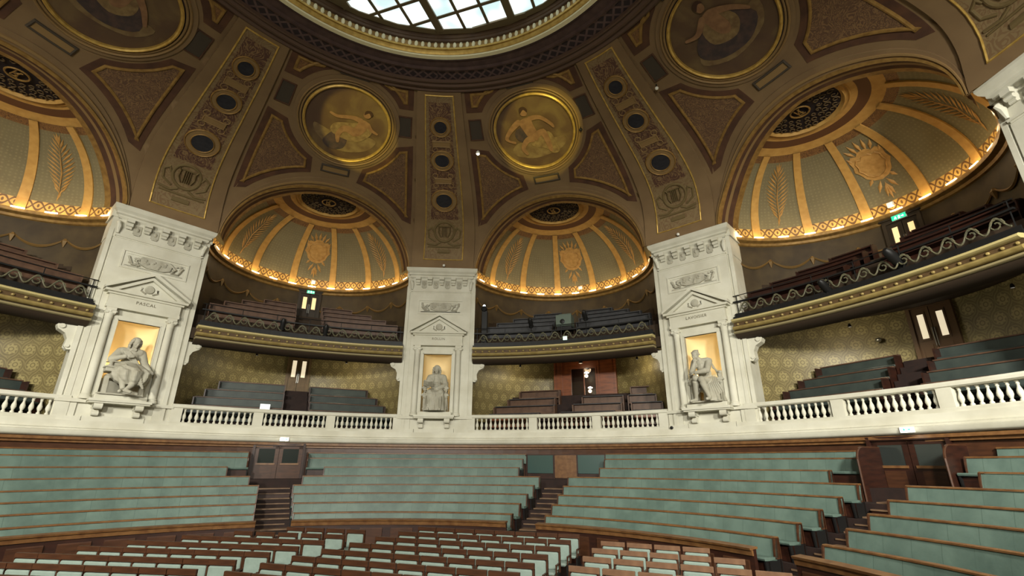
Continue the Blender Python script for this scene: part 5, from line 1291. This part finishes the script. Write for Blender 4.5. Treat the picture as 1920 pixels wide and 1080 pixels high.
def head(b, c, yaw=0, pitch=0, roll=0, hair='long'):
    M = Matrix.Translation(c) @ Matrix.Rotation(R(yaw), 4, 'Z') @ Matrix.Rotation(R(roll), 4, 'Y') @ Matrix.Rotation(R(pitch), 4, 'X')
    S = lambda c_, x, y, z: b.sphere(c_, x, y, z, M, 14, 10)
    S((0, .015, .03), .078, .095, .09); S((0, -.012, -.02), .064, .078, .1); S((0, -.05, -.085), .034, .035, .03)
    S((0, -.07, .012), .055, .022, .014)                        # brow
    b.tube([M @ V(0, -.078, .012), M @ V(0, -.1, -.018), M @ V(0, -.104, -.032), M @ V(0, -.082, -.042)], 0, 7, rs=[.01, .013, .016, .012])
    for sx in (-1, 1):
        S((sx*.029, -.074, -.004), .015, .012, .009); S((sx*.036, -.06, -.03), .022, .022, .02); S((sx*.079, .01, -.012), .01, .02, .03)
    S((0, -.083, -.058), .023, .012, .006); S((0, -.08, -.067), .02, .012, .007); S((0, -.068, -.076), .02, .012, .008)
    rnd = random.Random(hash(hair) % 97 if False else len(hair))
    if hair == 'long':
        S((0, .035, .055), .092, .09, .078)
        for sx in (-1, 1):
            for k in range(11):
                f = k/10; S((sx*(.078+.028*sin(f*3)), .0+.03*f+.012*sin(k*2.1), .06-.2*f), .03, .036, .028)
            for k in range(7): S((sx*.05, .085, .03-.03*k), .045, .03, .03)
        S((0, -.05, .088), .055, .03, .022)
    elif hair == 'wig':
        S((0, .03, .06), .094, .092, .082)
        for sx in (-1, 1):
            for k in range(14):
                f = k/13; S((sx*(.083+.02*sin(f*3.3)+.01*(k % 2)), -.015+.03*(k % 3)/2, .07-.27*f), .026, .03, .02)
            for k in range(8): S((sx*.055, .08, .04-.035*k), .05, .035, .03)
    else:
        S((0, .03, .05), .088, .088, .078)
        for k in range(22):
            a = 2*pi*k/22; S((.07*cos(a), .03+.07*sin(a), .075+.014*rnd.random()), .026, .026, .022)
        for sx in (-1, 1):
            for k in range(4): S((sx*.082, .0+.018*k, .03-.012*k), .018, .02, .022)
def loft(b, rings, n=72):
    vs = []; fs = []
    for c, rx, ry, amp, nf, ph in rings:
        for j in range(n):
            a = 2*pi*j/n; f = 1+amp*(sin(nf*a+ph)+.5*sin((nf*1.7)*a+2*ph+1)); vs.append((c[0]+rx*cos(a)*f, c[1]+ry*sin(a)*f, c[2]))
    m = len(rings)
    for i in range(m-1):
        for j in range(n): fs.append((i*n+j, i*n+(j+1) % n, (i+1)*n+(j+1) % n, (i+1)*n+j))
    fs += [tuple(range(n-1, -1, -1)), tuple(range((m-1)*n, m*n))]; b.add(vs, fs)
def fold(b, pts, r): b.tube([V(*p) for p in pts], r, 6, rs=[r*.6]+[r]*(len(pts)-2)+[r*.5])
def carve(b, name, parent, voxel=.0085, sm=2):
    o = b.build(name, stone2, parent, merge=False)
    m = o.modifiers.new('r', 'REMESH'); m.mode = 'VOXEL'; m.voxel_size = voxel; m.use_smooth_shade = True
    if sm: s_ = o.modifiers.new('s', 'SMOOTH'); s_.factor = .5; s_.iterations = sm
    bpy.context.view_layer.update(); me = bpy.data.meshes.new_from_object(o.evaluated_get(bpy.context.evaluated_depsgraph_get()))
    o.modifiers.clear(); o.data = me; me.materials.clear(); me.materials.append(stone2)
    for p in me.polygons: p.use_smooth = True
    return o
def torso(b, lean=(0, 0), neck=(0, -.05, 1.08), sh=.19, coat=.0):
    lx, ly = lean
    for z, rx, ry in ((.5, .17, .14), (.62, .15, .12), (.74, .15, .115), (.86, .165, .12), (.95, .175, .115)):
        f = (z-.5)/.5; b.sphere((lx*f, .02+ly*f, z), rx+coat, ry+coat, .1, seg=20, rings=12)
    capsule(b, [(lx-sh+.03, ly, .985), (lx+sh-.03, ly, .985)], [.075+coat, .075+coat])
    capsule(b, [(lx, ly, 1.0), neck], [.06, .05])
SCL = 1.82
def statue(key, label):
    t = at('seated_statue', label, 'statue', PAZ[key], 16.98, 2.5); t.scale = (SCL,)*3
    PM[t.name] = PM[t.name] @ Matrix.Scale(SCL, 4)
    return t
# middle pier: robed figure holding an open book
t = statue(0, 'white statue of a seated robed person with an open book, middle pier')
b = MB(); torso(b, (.01, -.01), (.0, -.06, 1.1), coat=.02); capsule(b, [(0, -.03, 1.02), (0, -.06, 1.1)], [.075, .055])
head(b, (0, -.085, 1.19), yaw=-8, pitch=8, hair='wig')
for sx in (-1, 1):
    capsule(b, [(sx*.1, 0, .52), (sx*.15, -.4, .5), (sx*.15, -.36, .1)], [.1, .085, .06])
    capsule(b, [(sx*.15, -.36, .06), (sx*.16, -.52, .035)], [.045, .035])
capsule(b, [(-.19, 0, .98), (-.27, -.05, .76), (-.19, -.28, .68)], [.085, .075, .05]); hand(b, (-.19, -.29, .69), (-.3, -.8, .25), (.2, 0, 1), .7, 1.05, 1)
capsule(b, [(.2, 0, .98), (.27, -.07, .74), (.05, -.3, .62)], [.09, .08, .055]); hand(b, (.04, -.31, .62), (-1, -.3, 0), (0, -.2, 1), .5, 1.05, -1)
loft(b, [((0, .0, .66), .19, .15, .02, 9, 0), ((0, -.1, .58), .25, .25, .03, 9, .5), ((0, -.17, .5), .27, .32, .035, 11, 1), ((0, -.2, .4), .265, .29, .05, 12, 1.5), ((0, -.2, .25), .275, .28, .06, 12, 1.8), ((0, -.2, .1), .3, .29, .07, 12, 2.0), ((0, -.2, .015), .31, .3, .07, 12, 2.1)])
for k in range(9):
    x = -.24+.06*k; fold(b, [(x*.5, -.14, .62), (x*.9, -.42, .52), (x, -.47, .35), (x*1.08, -.48+.01*(k % 2), .03)], .018)
for sx in (-1, 1): fold(b, [(sx*.05, -.13, 1.02), (sx*.09, -.16, .85), (sx*.1, -.2, .62)], .022)
for k in range(4): fold(b, [(.22, -.02-.02*k, .98-.03*k), (.3, -.08, .84-.03*k), (.24, -.18, .7-.02*k)], .016); fold(b, [(-.2, -.02-.02*k, .98-.03*k), (-.3, -.08, .84-.03*k), (-.26, -.18, .72-.02*k)], .016)
for k in range(4): fold(b, [(.3, .05, .5), (.33-.03*k, -.02-.05*k, .3), (.36-.03*k, -.04-.07*k, .03)], .025)
carve(b, 'figure', t)
b = MB()
Mb = Matrix.Translation((-.2, -.4, .73)) @ Matrix.Rotation(R(-35), 4, 'X') @ Matrix.Rotation(R(10), 4, 'Z')
for sx in (-1, 1): b.add([Mb @ V(*p) for p in ((0, -.1, 0), (sx*.13, -.1, .03), (sx*.13, .1, .03), (0, .1, 0), (0, -.1, .03), (sx*.13, -.1, .055), (sx*.13, .1, .055), (0, .1, .03))], [(0, 1, 2, 3), (4, 5, 6, 7), (0, 1, 5, 4), (1, 2, 6, 5), (2, 3, 7, 6), (3, 0, 4, 7)])
b.build('open_book', stone2, t)
def throne(t, w_=.3, back=True, x0=0, name='armchair'):
    b = MB(); b.box(x0-w_, x0+w_, -.18, .3, .4, .46, bev=.01); b.box(x0-w_-.02, x0+w_+.02, -.2, .32, .0, .05, bev=.01); b.box(x0-w_+.03, x0+w_-.03, -.05, .28, .05, .4)
    for sx in (-1, 1):
        x = x0+sx*w_
        b.prism([(x-.03, .05), (x+.03, .05), (x+.04, .4), (x-.04, .4)], -.19, -.11); b.box(x-.03, x+.03, -.18, .28, .66, .71, bev=.01); b.box(x-.03, x+.03, .2, .28, .4, .9, bev=.01)
        b.tube([(x, -.15, .46), (x, -.19, .54), (x, -.15, .62), (x, -.18, .68)], .03, 8, rs=[.03, .036, .026, .036]); volute(b, (x, .63), .045, -.23, -.16, sx); volute(b, (x, .43), .05, -.24, -.16, sx)
        b.sphere((x, -.19, .7), .045, .045, .045); b.sphere((x, -.17, .08), .05, .07, .05)
    return b.build(name, stone2, t, smooth=True)
throne(t)
# left pier: long-haired figure, cloak over the knees, legs crossed
t = statue(-45, 'statue of a seated long-haired cloaked person with crossed legs, left pier')
b = MB(); torso(b, (.0, -.02), (.02, -.07, 1.1), coat=.018); head(b, (.03, -.1, 1.19), yaw=18, pitch=14, roll=4, hair='long')
b.box(-.05, .07, -.14, -.1, 1.0, 1.06, bev=.01)
capsule(b, [(-.1, 0, .5), (-.17, -.4, .52), (-.06, -.42, .12)], [.1, .085, .05]); capsule(b, [(-.06, -.42, .1), (-.14, -.6, .05)], [.045, .034])
capsule(b, [(.1, 0, .5), (.18, -.42, .5), (.06, -.5, .2), (-.02, -.55, .1)], [.1, .085, .055, .045]); capsule(b, [(-.03, -.55, .08), (.03, -.68, .04)], [.042, .032])
capsule(b, [(-.2, 0, .98), (-.33, -.08, .78), (-.14, -.24, .84)], [.09, .075, .05]); hand(b, (-.13, -.25, .845), (1, -.1, .2), (0, 1, .1), .4, 1.05, 1)
capsule(b, [(.2, 0, .98), (.3, -.03, .74), (.36, -.24, .6)], [.09, .078, .05]); hand(b, (.36, -.25, .595), (.3, -.8, -.35), (0, .2, -1), .6, 1.05, -1)
loft(b, [((0, .0, .74), .21, .16, .03, 7, 0), ((0, -.08, .66), .3, .25, .05, 8, .5), ((.02, -.18, .58), .34, .34, .06, 8, 1), ((.04, -.24, .5), .36, .36, .07, 9, 1.6), ((.05, -.26, .4), .34, .33, .08, 9, 2.1), ((.07, -.28, .3), .28, .28, .1, 9, 2.5), ((.1, -.3, .22), .17, .2, .12, 9, 3)])
for k in range(9): fold(b, [(-.3+.02*k, -.14-.03*k, .68), (-.12+.03*k, -.5, .6-.03*k), (.12+.02*k, -.56+.01*k, .52-.045*k), (.34, -.36, .52-.04*k)], .026)
for k in range(5): fold(b, [(-.19+.03*k, -.12, 1.0), (-.08+.03*k, -.16, .86), (.06+.03*k, -.16, .7)], .018)
for k in range(3): fold(b, [(.18, .02, 1.02), (.27+.02*k, -.05, .85), (.3, -.1, .62)], .02); fold(b, [(-.2, .0, 1.02), (-.33, -.02-.03*k, .84), (-.3, -.08, .68)], .02)
carve(b, 'figure', t)
b = MB(); b.box(-.34, .3, -.1, .3, .36, .46, bev=.012); b.box(-.3, .28, .14, .28, .0, .4); b.box(-.44, -.24, -.34, .1, .56, .6, bev=.01); b.box(-.42, -.26, -.32, .08, .48, .56, bev=.008)  # includes a rear block added to stop niche light leaking under the seat
for sx in (-1, 1): b.prism([(sx*.33-.05, 0), (sx*.33+.03, 0), (sx*.33+.02, .38), (sx*.33-.06, .38)], -.26, -.18); b.prism([(sx*.33-.05, 0), (sx*.33+.03, 0), (sx*.33+.02, .38), (sx*.33-.06, .38)], .14, .22)
b.tube([(-.34, -.22, .6), (-.34, -.22, .66), (-.34, -.22, .7)], .05, 10, rs=[.055, .03, .05]); b.box(-.4, .1, -.2, .0, .7, .73, bev=.008); b.box(-.44, .36, -.3, .3, 0, .03)
b.build('stool', stone2, t, smooth=False)
# right pier: bowed figure, chin on fist, cloak over a chair
t = statue(45, 'white statue of a seated person bowed in thought, chin on fist, right pier')
b = MB(); torso(b, (-.03, -.14), (-.06, -.2, 1.04)); 
for z, y in ((.55, .0), (.7, -.04), (.85, -.09)): b.sphere((-.01, y, z), .16, .13, .13)
head(b, (-.1, -.26, 1.12), yaw=-25, pitch=24, hair='short')
capsule(b, [(-.1, 0, .5), (-.1, -.42, .55), (-.22, -.22, .1)], [.1, .08, .045]); capsule(b, [(-.22, -.22, .07), (-.29, -.38, .04)], [.042, .032])
capsule(b, [(.1, 0, .5), (.05, -.46, .5), (.17, -.42, .1)], [.1, .082, .05]); capsule(b, [(.17, -.42, .07), (.17, -.58, .04)], [.042, .034])
capsule(b, [(-.2, -.12, .97), (-.19, -.36, .72), (-.1, -.36, .92)], [.08, .065, .042]); hand(b, (-.1, -.36, .93), (.05, .0, 1), (0, 1, 0), 1.4, 1.05, 1)
capsule(b, [(.15, -.12, .97), (.17, -.34, .72), (-.08, -.42, .68)], [.082, .068, .045]); hand(b, (-.1, -.425, .68), (-1, 0, .1), (0, .6, -.8), .8, 1.05, -1)
loft(b, [((.04, .05, .62), .18, .13, .03, 7, 0), ((.08, .0, .52), .23, .2, .05, 8, .5), ((.12, -.02, .42), .23, .24, .06, 9, 1.2), ((.16, -.05, .28), .22, .26, .08, 9, 2), ((.18, -.08, .12), .22, .28, .09, 9, 2.6), ((.2, -.1, .01), .24, .3, .09, 9, 3)])
for k in range(7): fold(b, [(.02+.04*k, -.08, .58), (.1+.045*k, -.26-.01*k, .4), (.14+.05*k, -.34+.015*k, .2), (.2+.04*k, -.38+.02*k, .02)], .022)
for k in range(4): fold(b, [(-.12, .0, .5-.05*k), (-.26, -.1, .34-.05*k), (-.34+.03*k, -.12-.04*k, .03)], .024)
for k in range(4): fold(b, [(.17, -.02, .95-.04*k), (.26+.02*k, .02, .7), (.3, .0, .45)], .024)
carve(b, 'figure', t)
b = MB(); b.box(.0, .36, -.12, .3, .38, .44, bev=.01); b.box(-.38, .4, -.34, .3, 0, .03)
for x in (-.33, .36): b.prism([(x-.04, .03), (x+.04, .03), (x+.035, .66), (x-.035, .66)], -.12, -.04); b.sphere((x, -.08, .69), .05, .05, .045); b.box(x-.035, x+.035, -.1, .28, .56, .61, bev=.008); b.box(x-.035, x+.035, .2, .28, .03, .75, bev=.008); volute(b, (x, .5), .05, -.16, -.1, 1)
b.box(-.38, .4, .24, .3, .3, .7); b.build('armchair', stone2, t, smooth=False)

# ------------------------------------------------------------------ stage lamps, boxes and fittings on the balconies
def par_lamp(az, z, lab, r=16.8, tiltx=-30, s=1.):
    t = at('stage_lamp', lab, 'lamp', az, r, z, 'black stage lamps on the railings')
    M = Matrix.Rotation(R(tiltx), 4, 'X')
    b = MB(); b.lathe([(.05, .3), (.1, .24), (.12, .1), (.12, -.22), (.135, -.22), (.135, -.28)], 14, M=M @ Matrix.Rotation(R(-90), 4, 'X') @ Matrix.Scale(-1, 4, (0, 0, 1)) @ Matrix.Scale(s, 4)); b.build('barrel', black, t, smooth=True)
    b = MB()
    for sx in (-1, 1): b.tube([(sx*.14*s, 0, 0), (sx*.14*s, 0, .26*s), (0, 0, .28*s)], .014, 5)
    b.build('yoke', black, t)
    b = MB(); b.tube([(0, .02, .26*s), (0, .06, .02), (0, .08, -.25)], .022, 6); b.build('clamp', black, t)
par_lamp(-26.7, 6.5, 'black stage lamp on the left centre balcony rail, left of the door', tiltx=-60)
par_lamp(-19.8, 6.45, 'black stage lamp on the left centre balcony rail, right of the door', tiltx=-60)
par_lamp(17.0, 7.15, 'black stage lamp on a post left of the grey box, right centre balcony', tiltx=-40)
par_lamp(27.0, 7.3, 'black stage lamp on a post right of the grey box, right centre balcony', tiltx=-40)
par_lamp(64.0, 6.3, 'black stage lamp on the right balcony rail, nearer the right pier', tiltx=-35, s=1.2)
par_lamp(72.2, 6.55, 'larger black stage lamp on the right balcony rail, nearer the exit door', tiltx=-35, s=1.4)
for az, lab in ((17.0, 'left'), (27.0, 'right')):
    tag(MB().tube([az2(az, 16.98, 6.0), az2(az, 16.98, 7.0)], .025, 6).build('lamp_post', black), 'thin black post carrying the %s stage lamp of the right centre balcony' % lab, 'post')
t = at('projector_housing', 'grey-green box with a round lens on the right centre balcony rail', 'projector', 22.9, 17.3, 6.9)
b = MB(); b.box(-.42, .42, -.3, .5, 0, .62, bev=.02); b.build('case', steel, t); b = MB(); b.box(-.4, .4, -.2, .5, -.14, 0); b.build('base', black, t)
b = MB(); b.lathe([(.13, 0), (.13, .03), (.09, .05)], 18, M=Matrix.Translation((-.05, -.3, .24)) @ Matrix.Rotation(R(90), 4, 'X')); b.build('lens', black, t, smooth=True)
b = MB(); b.box(-.3, .38, -.1, .4, .62, .72, bev=.02); b.build('lid', steel, t)
t = at('rail_sign', 'small white lit box on the right centre balcony rail under the projector', 'sign', 23.3, 16.76, 6.06)
b = MB(); b.box(-.11, .11, -.03, .03, 0, .2, bev=.01); b.build('panel', mat('pale_lit', srgb(215, 235, 225), .4, emit=srgb(215, 240, 230), es=.6), t)
t = at('loudspeaker_column', 'tall black column with a bright bluish lamp beside the middle pier', 'loudspeaker', 8.15, 17.35, 5.9)
b = MB(); b.box(-.16, .16, -.16, .16, 0, 2.15, bev=.02); b.build('cabinet', black, t)
b = MB(); b.lathe([(.02, 0), (.17, .0), (.17, -.12), (.1, -.2)], 16, M=Matrix.Translation((-.02, -.1, 2.3)) @ Matrix.Rotation(R(-60), 4, 'X')); b.build('lamp_hood', black, t, smooth=True)
b = MB(); b.sphere((-.02, -.22, 2.34), .085, .06, .15, seg=12, rings=8); b.build('lamp_lens', lampb, t, smooth=True)
t = at('laptop', 'white laptop screen standing on a bench left of the lower gallery steps', 'laptop', -27.0, 17.75, 2.42)
b = MB(); b.box(-.22, .22, 0, .02, .0, .28, bev=.005); b.build('screen', mat('laptop_white', srgb(225, 230, 230), .4, emit=srgb(225, 235, 238), es=.5), t); b = MB(); b.box(-.24, .24, -.24, .02, -.02, 0); b.build('keyboard', black, t)
p = D(8.6, 6.82, .16); t = thing('floodlight', 'small bright white floodlight on the dome rib above the middle pier', 'lamp', p, -R(8.6))
b = MB(); b.lathe([(.03, .1), (.1, .0), (.1, -.08)], 12); b.build('shade', white, t); b = MB(); b.sphere((0, 0, -.09), .06, .06, .05); b.build('bulb', lampw, t)
for loc, nm_, lab in ((D(33.6, 7.01, .14), 'hanging_fitting', 'small dark hanging fitting at the right edge of the right centre medallion'), (D(52.2, 7.22, .14), 'spot_fitting', 'small pale fitting on the dome beside the rib over the right pier'),
                      (az2(44.9, 16.55, 10.43), 'ball_lamp', 'small white ball lamp on the cornice of the right pier'), (az2(.3, 16.5, 10.43), 'ball_lamp', 'small white ball lamp on the cornice of the middle pier')):
    t = thing(nm_, lab, 'lamp', loc); up = nm_ == 'ball_lamp'; m_ = black if 'dark' in lab else white
    b = MB(); b.sphere((0, 0, .07 if up else -.04), .075, .075, .075); b.build('globe', m_, t, smooth=True)
    b = MB(); b.tube([(0, 0, -.03), (0, 0, .03)] if up else [(0, 0, 0), (0, 0, .16)], .025, 8); b.build('stem', black, t)
t = at('drain_cap', 'small black round cap at the foot of the right pier plinth', 'cap', 40.0, 16.85, 1.55); b = MB(); b.lathe([(.07, 0), (.07, .04), (.03, .05)], 12, M=Matrix.Rotation(R(90), 4, 'X')); b.build('cap', black, t)
# small brass wall light between the gallery rows (right bay)
t = at('wall_sconce', 'small brass wall light on the patterned wall under the right arch', 'lamp', 62.6, 21.1, 4.9)
b = MB(); b.sphere((0, 0, 0), .12, .1, .1); b.build('shade', metal, t, smooth=True); b = MB(); b.tube([(0, .0, 0), (0, .12, .05)], .03, 6); b.build('bracket', gold, t)
# lamps hung under the balconies
for mid, x, y, pw in ((-22.5, 2.3, 19.2, 60), (-22.5, -2.2, 19.2, 36), (22.5, -3., 19.2, 34), (22.5, 3.6, 19., 34), (67.5, -1.9, 19.4, 46), (67.5, 3.2, 19.2, 14), (-67.5, 2.6, 19., 10)):
    p = LB(mid) @ V(x, y, 5.28); side = 'left' if x < 0 else 'right'
    t = thing('soffit_lamp', 'small lamp hung under the %s balcony, %s side' % (BAYS[mid], side), 'lamp', p, -R(mid), 'soffit lamps')
    b = MB(); b.lathe([(.03, .14), (.06, .08), (.06, 0), (.05, 0), (.05, .06), (.01, .07)], 12); b.build('shade', black, t, smooth=True); b = MB(); b.lathe([(.045, .05), (.045, .03)], 12); b.build('lens', lampw, t)
    q = p+V(0, 0, -.25); point(q, pw, (1, .86, .58), .12)
for mid, pw in ((-22.5, 26), (22.5, 30), (67.5, 10), (-67.5, 6)):
    p = LB(mid) @ V(0, 17.6, 9.9)
    t = thing('gallery_pendant', 'small lamp above the upper balcony seats inside the %s arch' % BAYS[mid], 'lamp', p+V(0, 0, 0), -R(mid), 'upper balcony lamps') if False else None
# medallion spotlights on the far cornice
for (tx, nm, lab) in (((-22.5), -22.5, 'left centre'), (22.5, 22.5, 'right centre')):
    pass
    tgt = US(tx, .7, 7.2) if tx < 0 else US(tx, .35, 7.2)
    src = az2(180+(12 if tx < 0 else -12), 16.2, 1.6)
    t = thing('medallion_spotlight', 'spotlight on the rear wall trained on the %s medallion' % lab, 'lamp', src, 0, 'medallion spotlights')
    b = MB(); b.box(-.15, .15, -.15, .15, -.1, .15, bev=.02); b.build('housing', black, t)
    dist = (tgt-src).length
    spot(src+(tgt-src).normalized()*.4, tgt, 21000, (1, .84, .16), degrees(2*math.atan((1.75 if tx < 0 else 2.0)/dist)), .25, .03)
# added black housings, set behind the four unseen fill lights
for sx in (-11, -4, 4, 11):
    y = -14.6 if abs(sx) < 6 else -12; a = Vector((sx*1.9-sx, 14-y, 0)).normalized()
    t = thing('added_light_housing', 'added fill-light housing %s' % {-11: 'at the far left of the stage wall', -4: 'left of the middle of the stage wall', 4: 'right of the middle of the stage wall', 11: 'at the far right of the stage wall'}[sx], 'lamp', (sx, y, 6.8), atan2(a.y, a.x)-pi/2, 'added fill-light housings')
    b = MB(); b.box(-.95, .95, -.5, -.3, -.95, .95, bev=.03); b.build('housing', black, t)
    b = MB(); b.tube([(0, -.4, .9), (0, -.4, 1.6), (0, -1.2, 1.7)], .05, 8); b.build('bracket', black, t)

# ------------------------------------------------------------------ lift everything so that the parterre floor is at z = 0
for o in bpy.data.objects:
    if o.parent is None: o.location.z += E
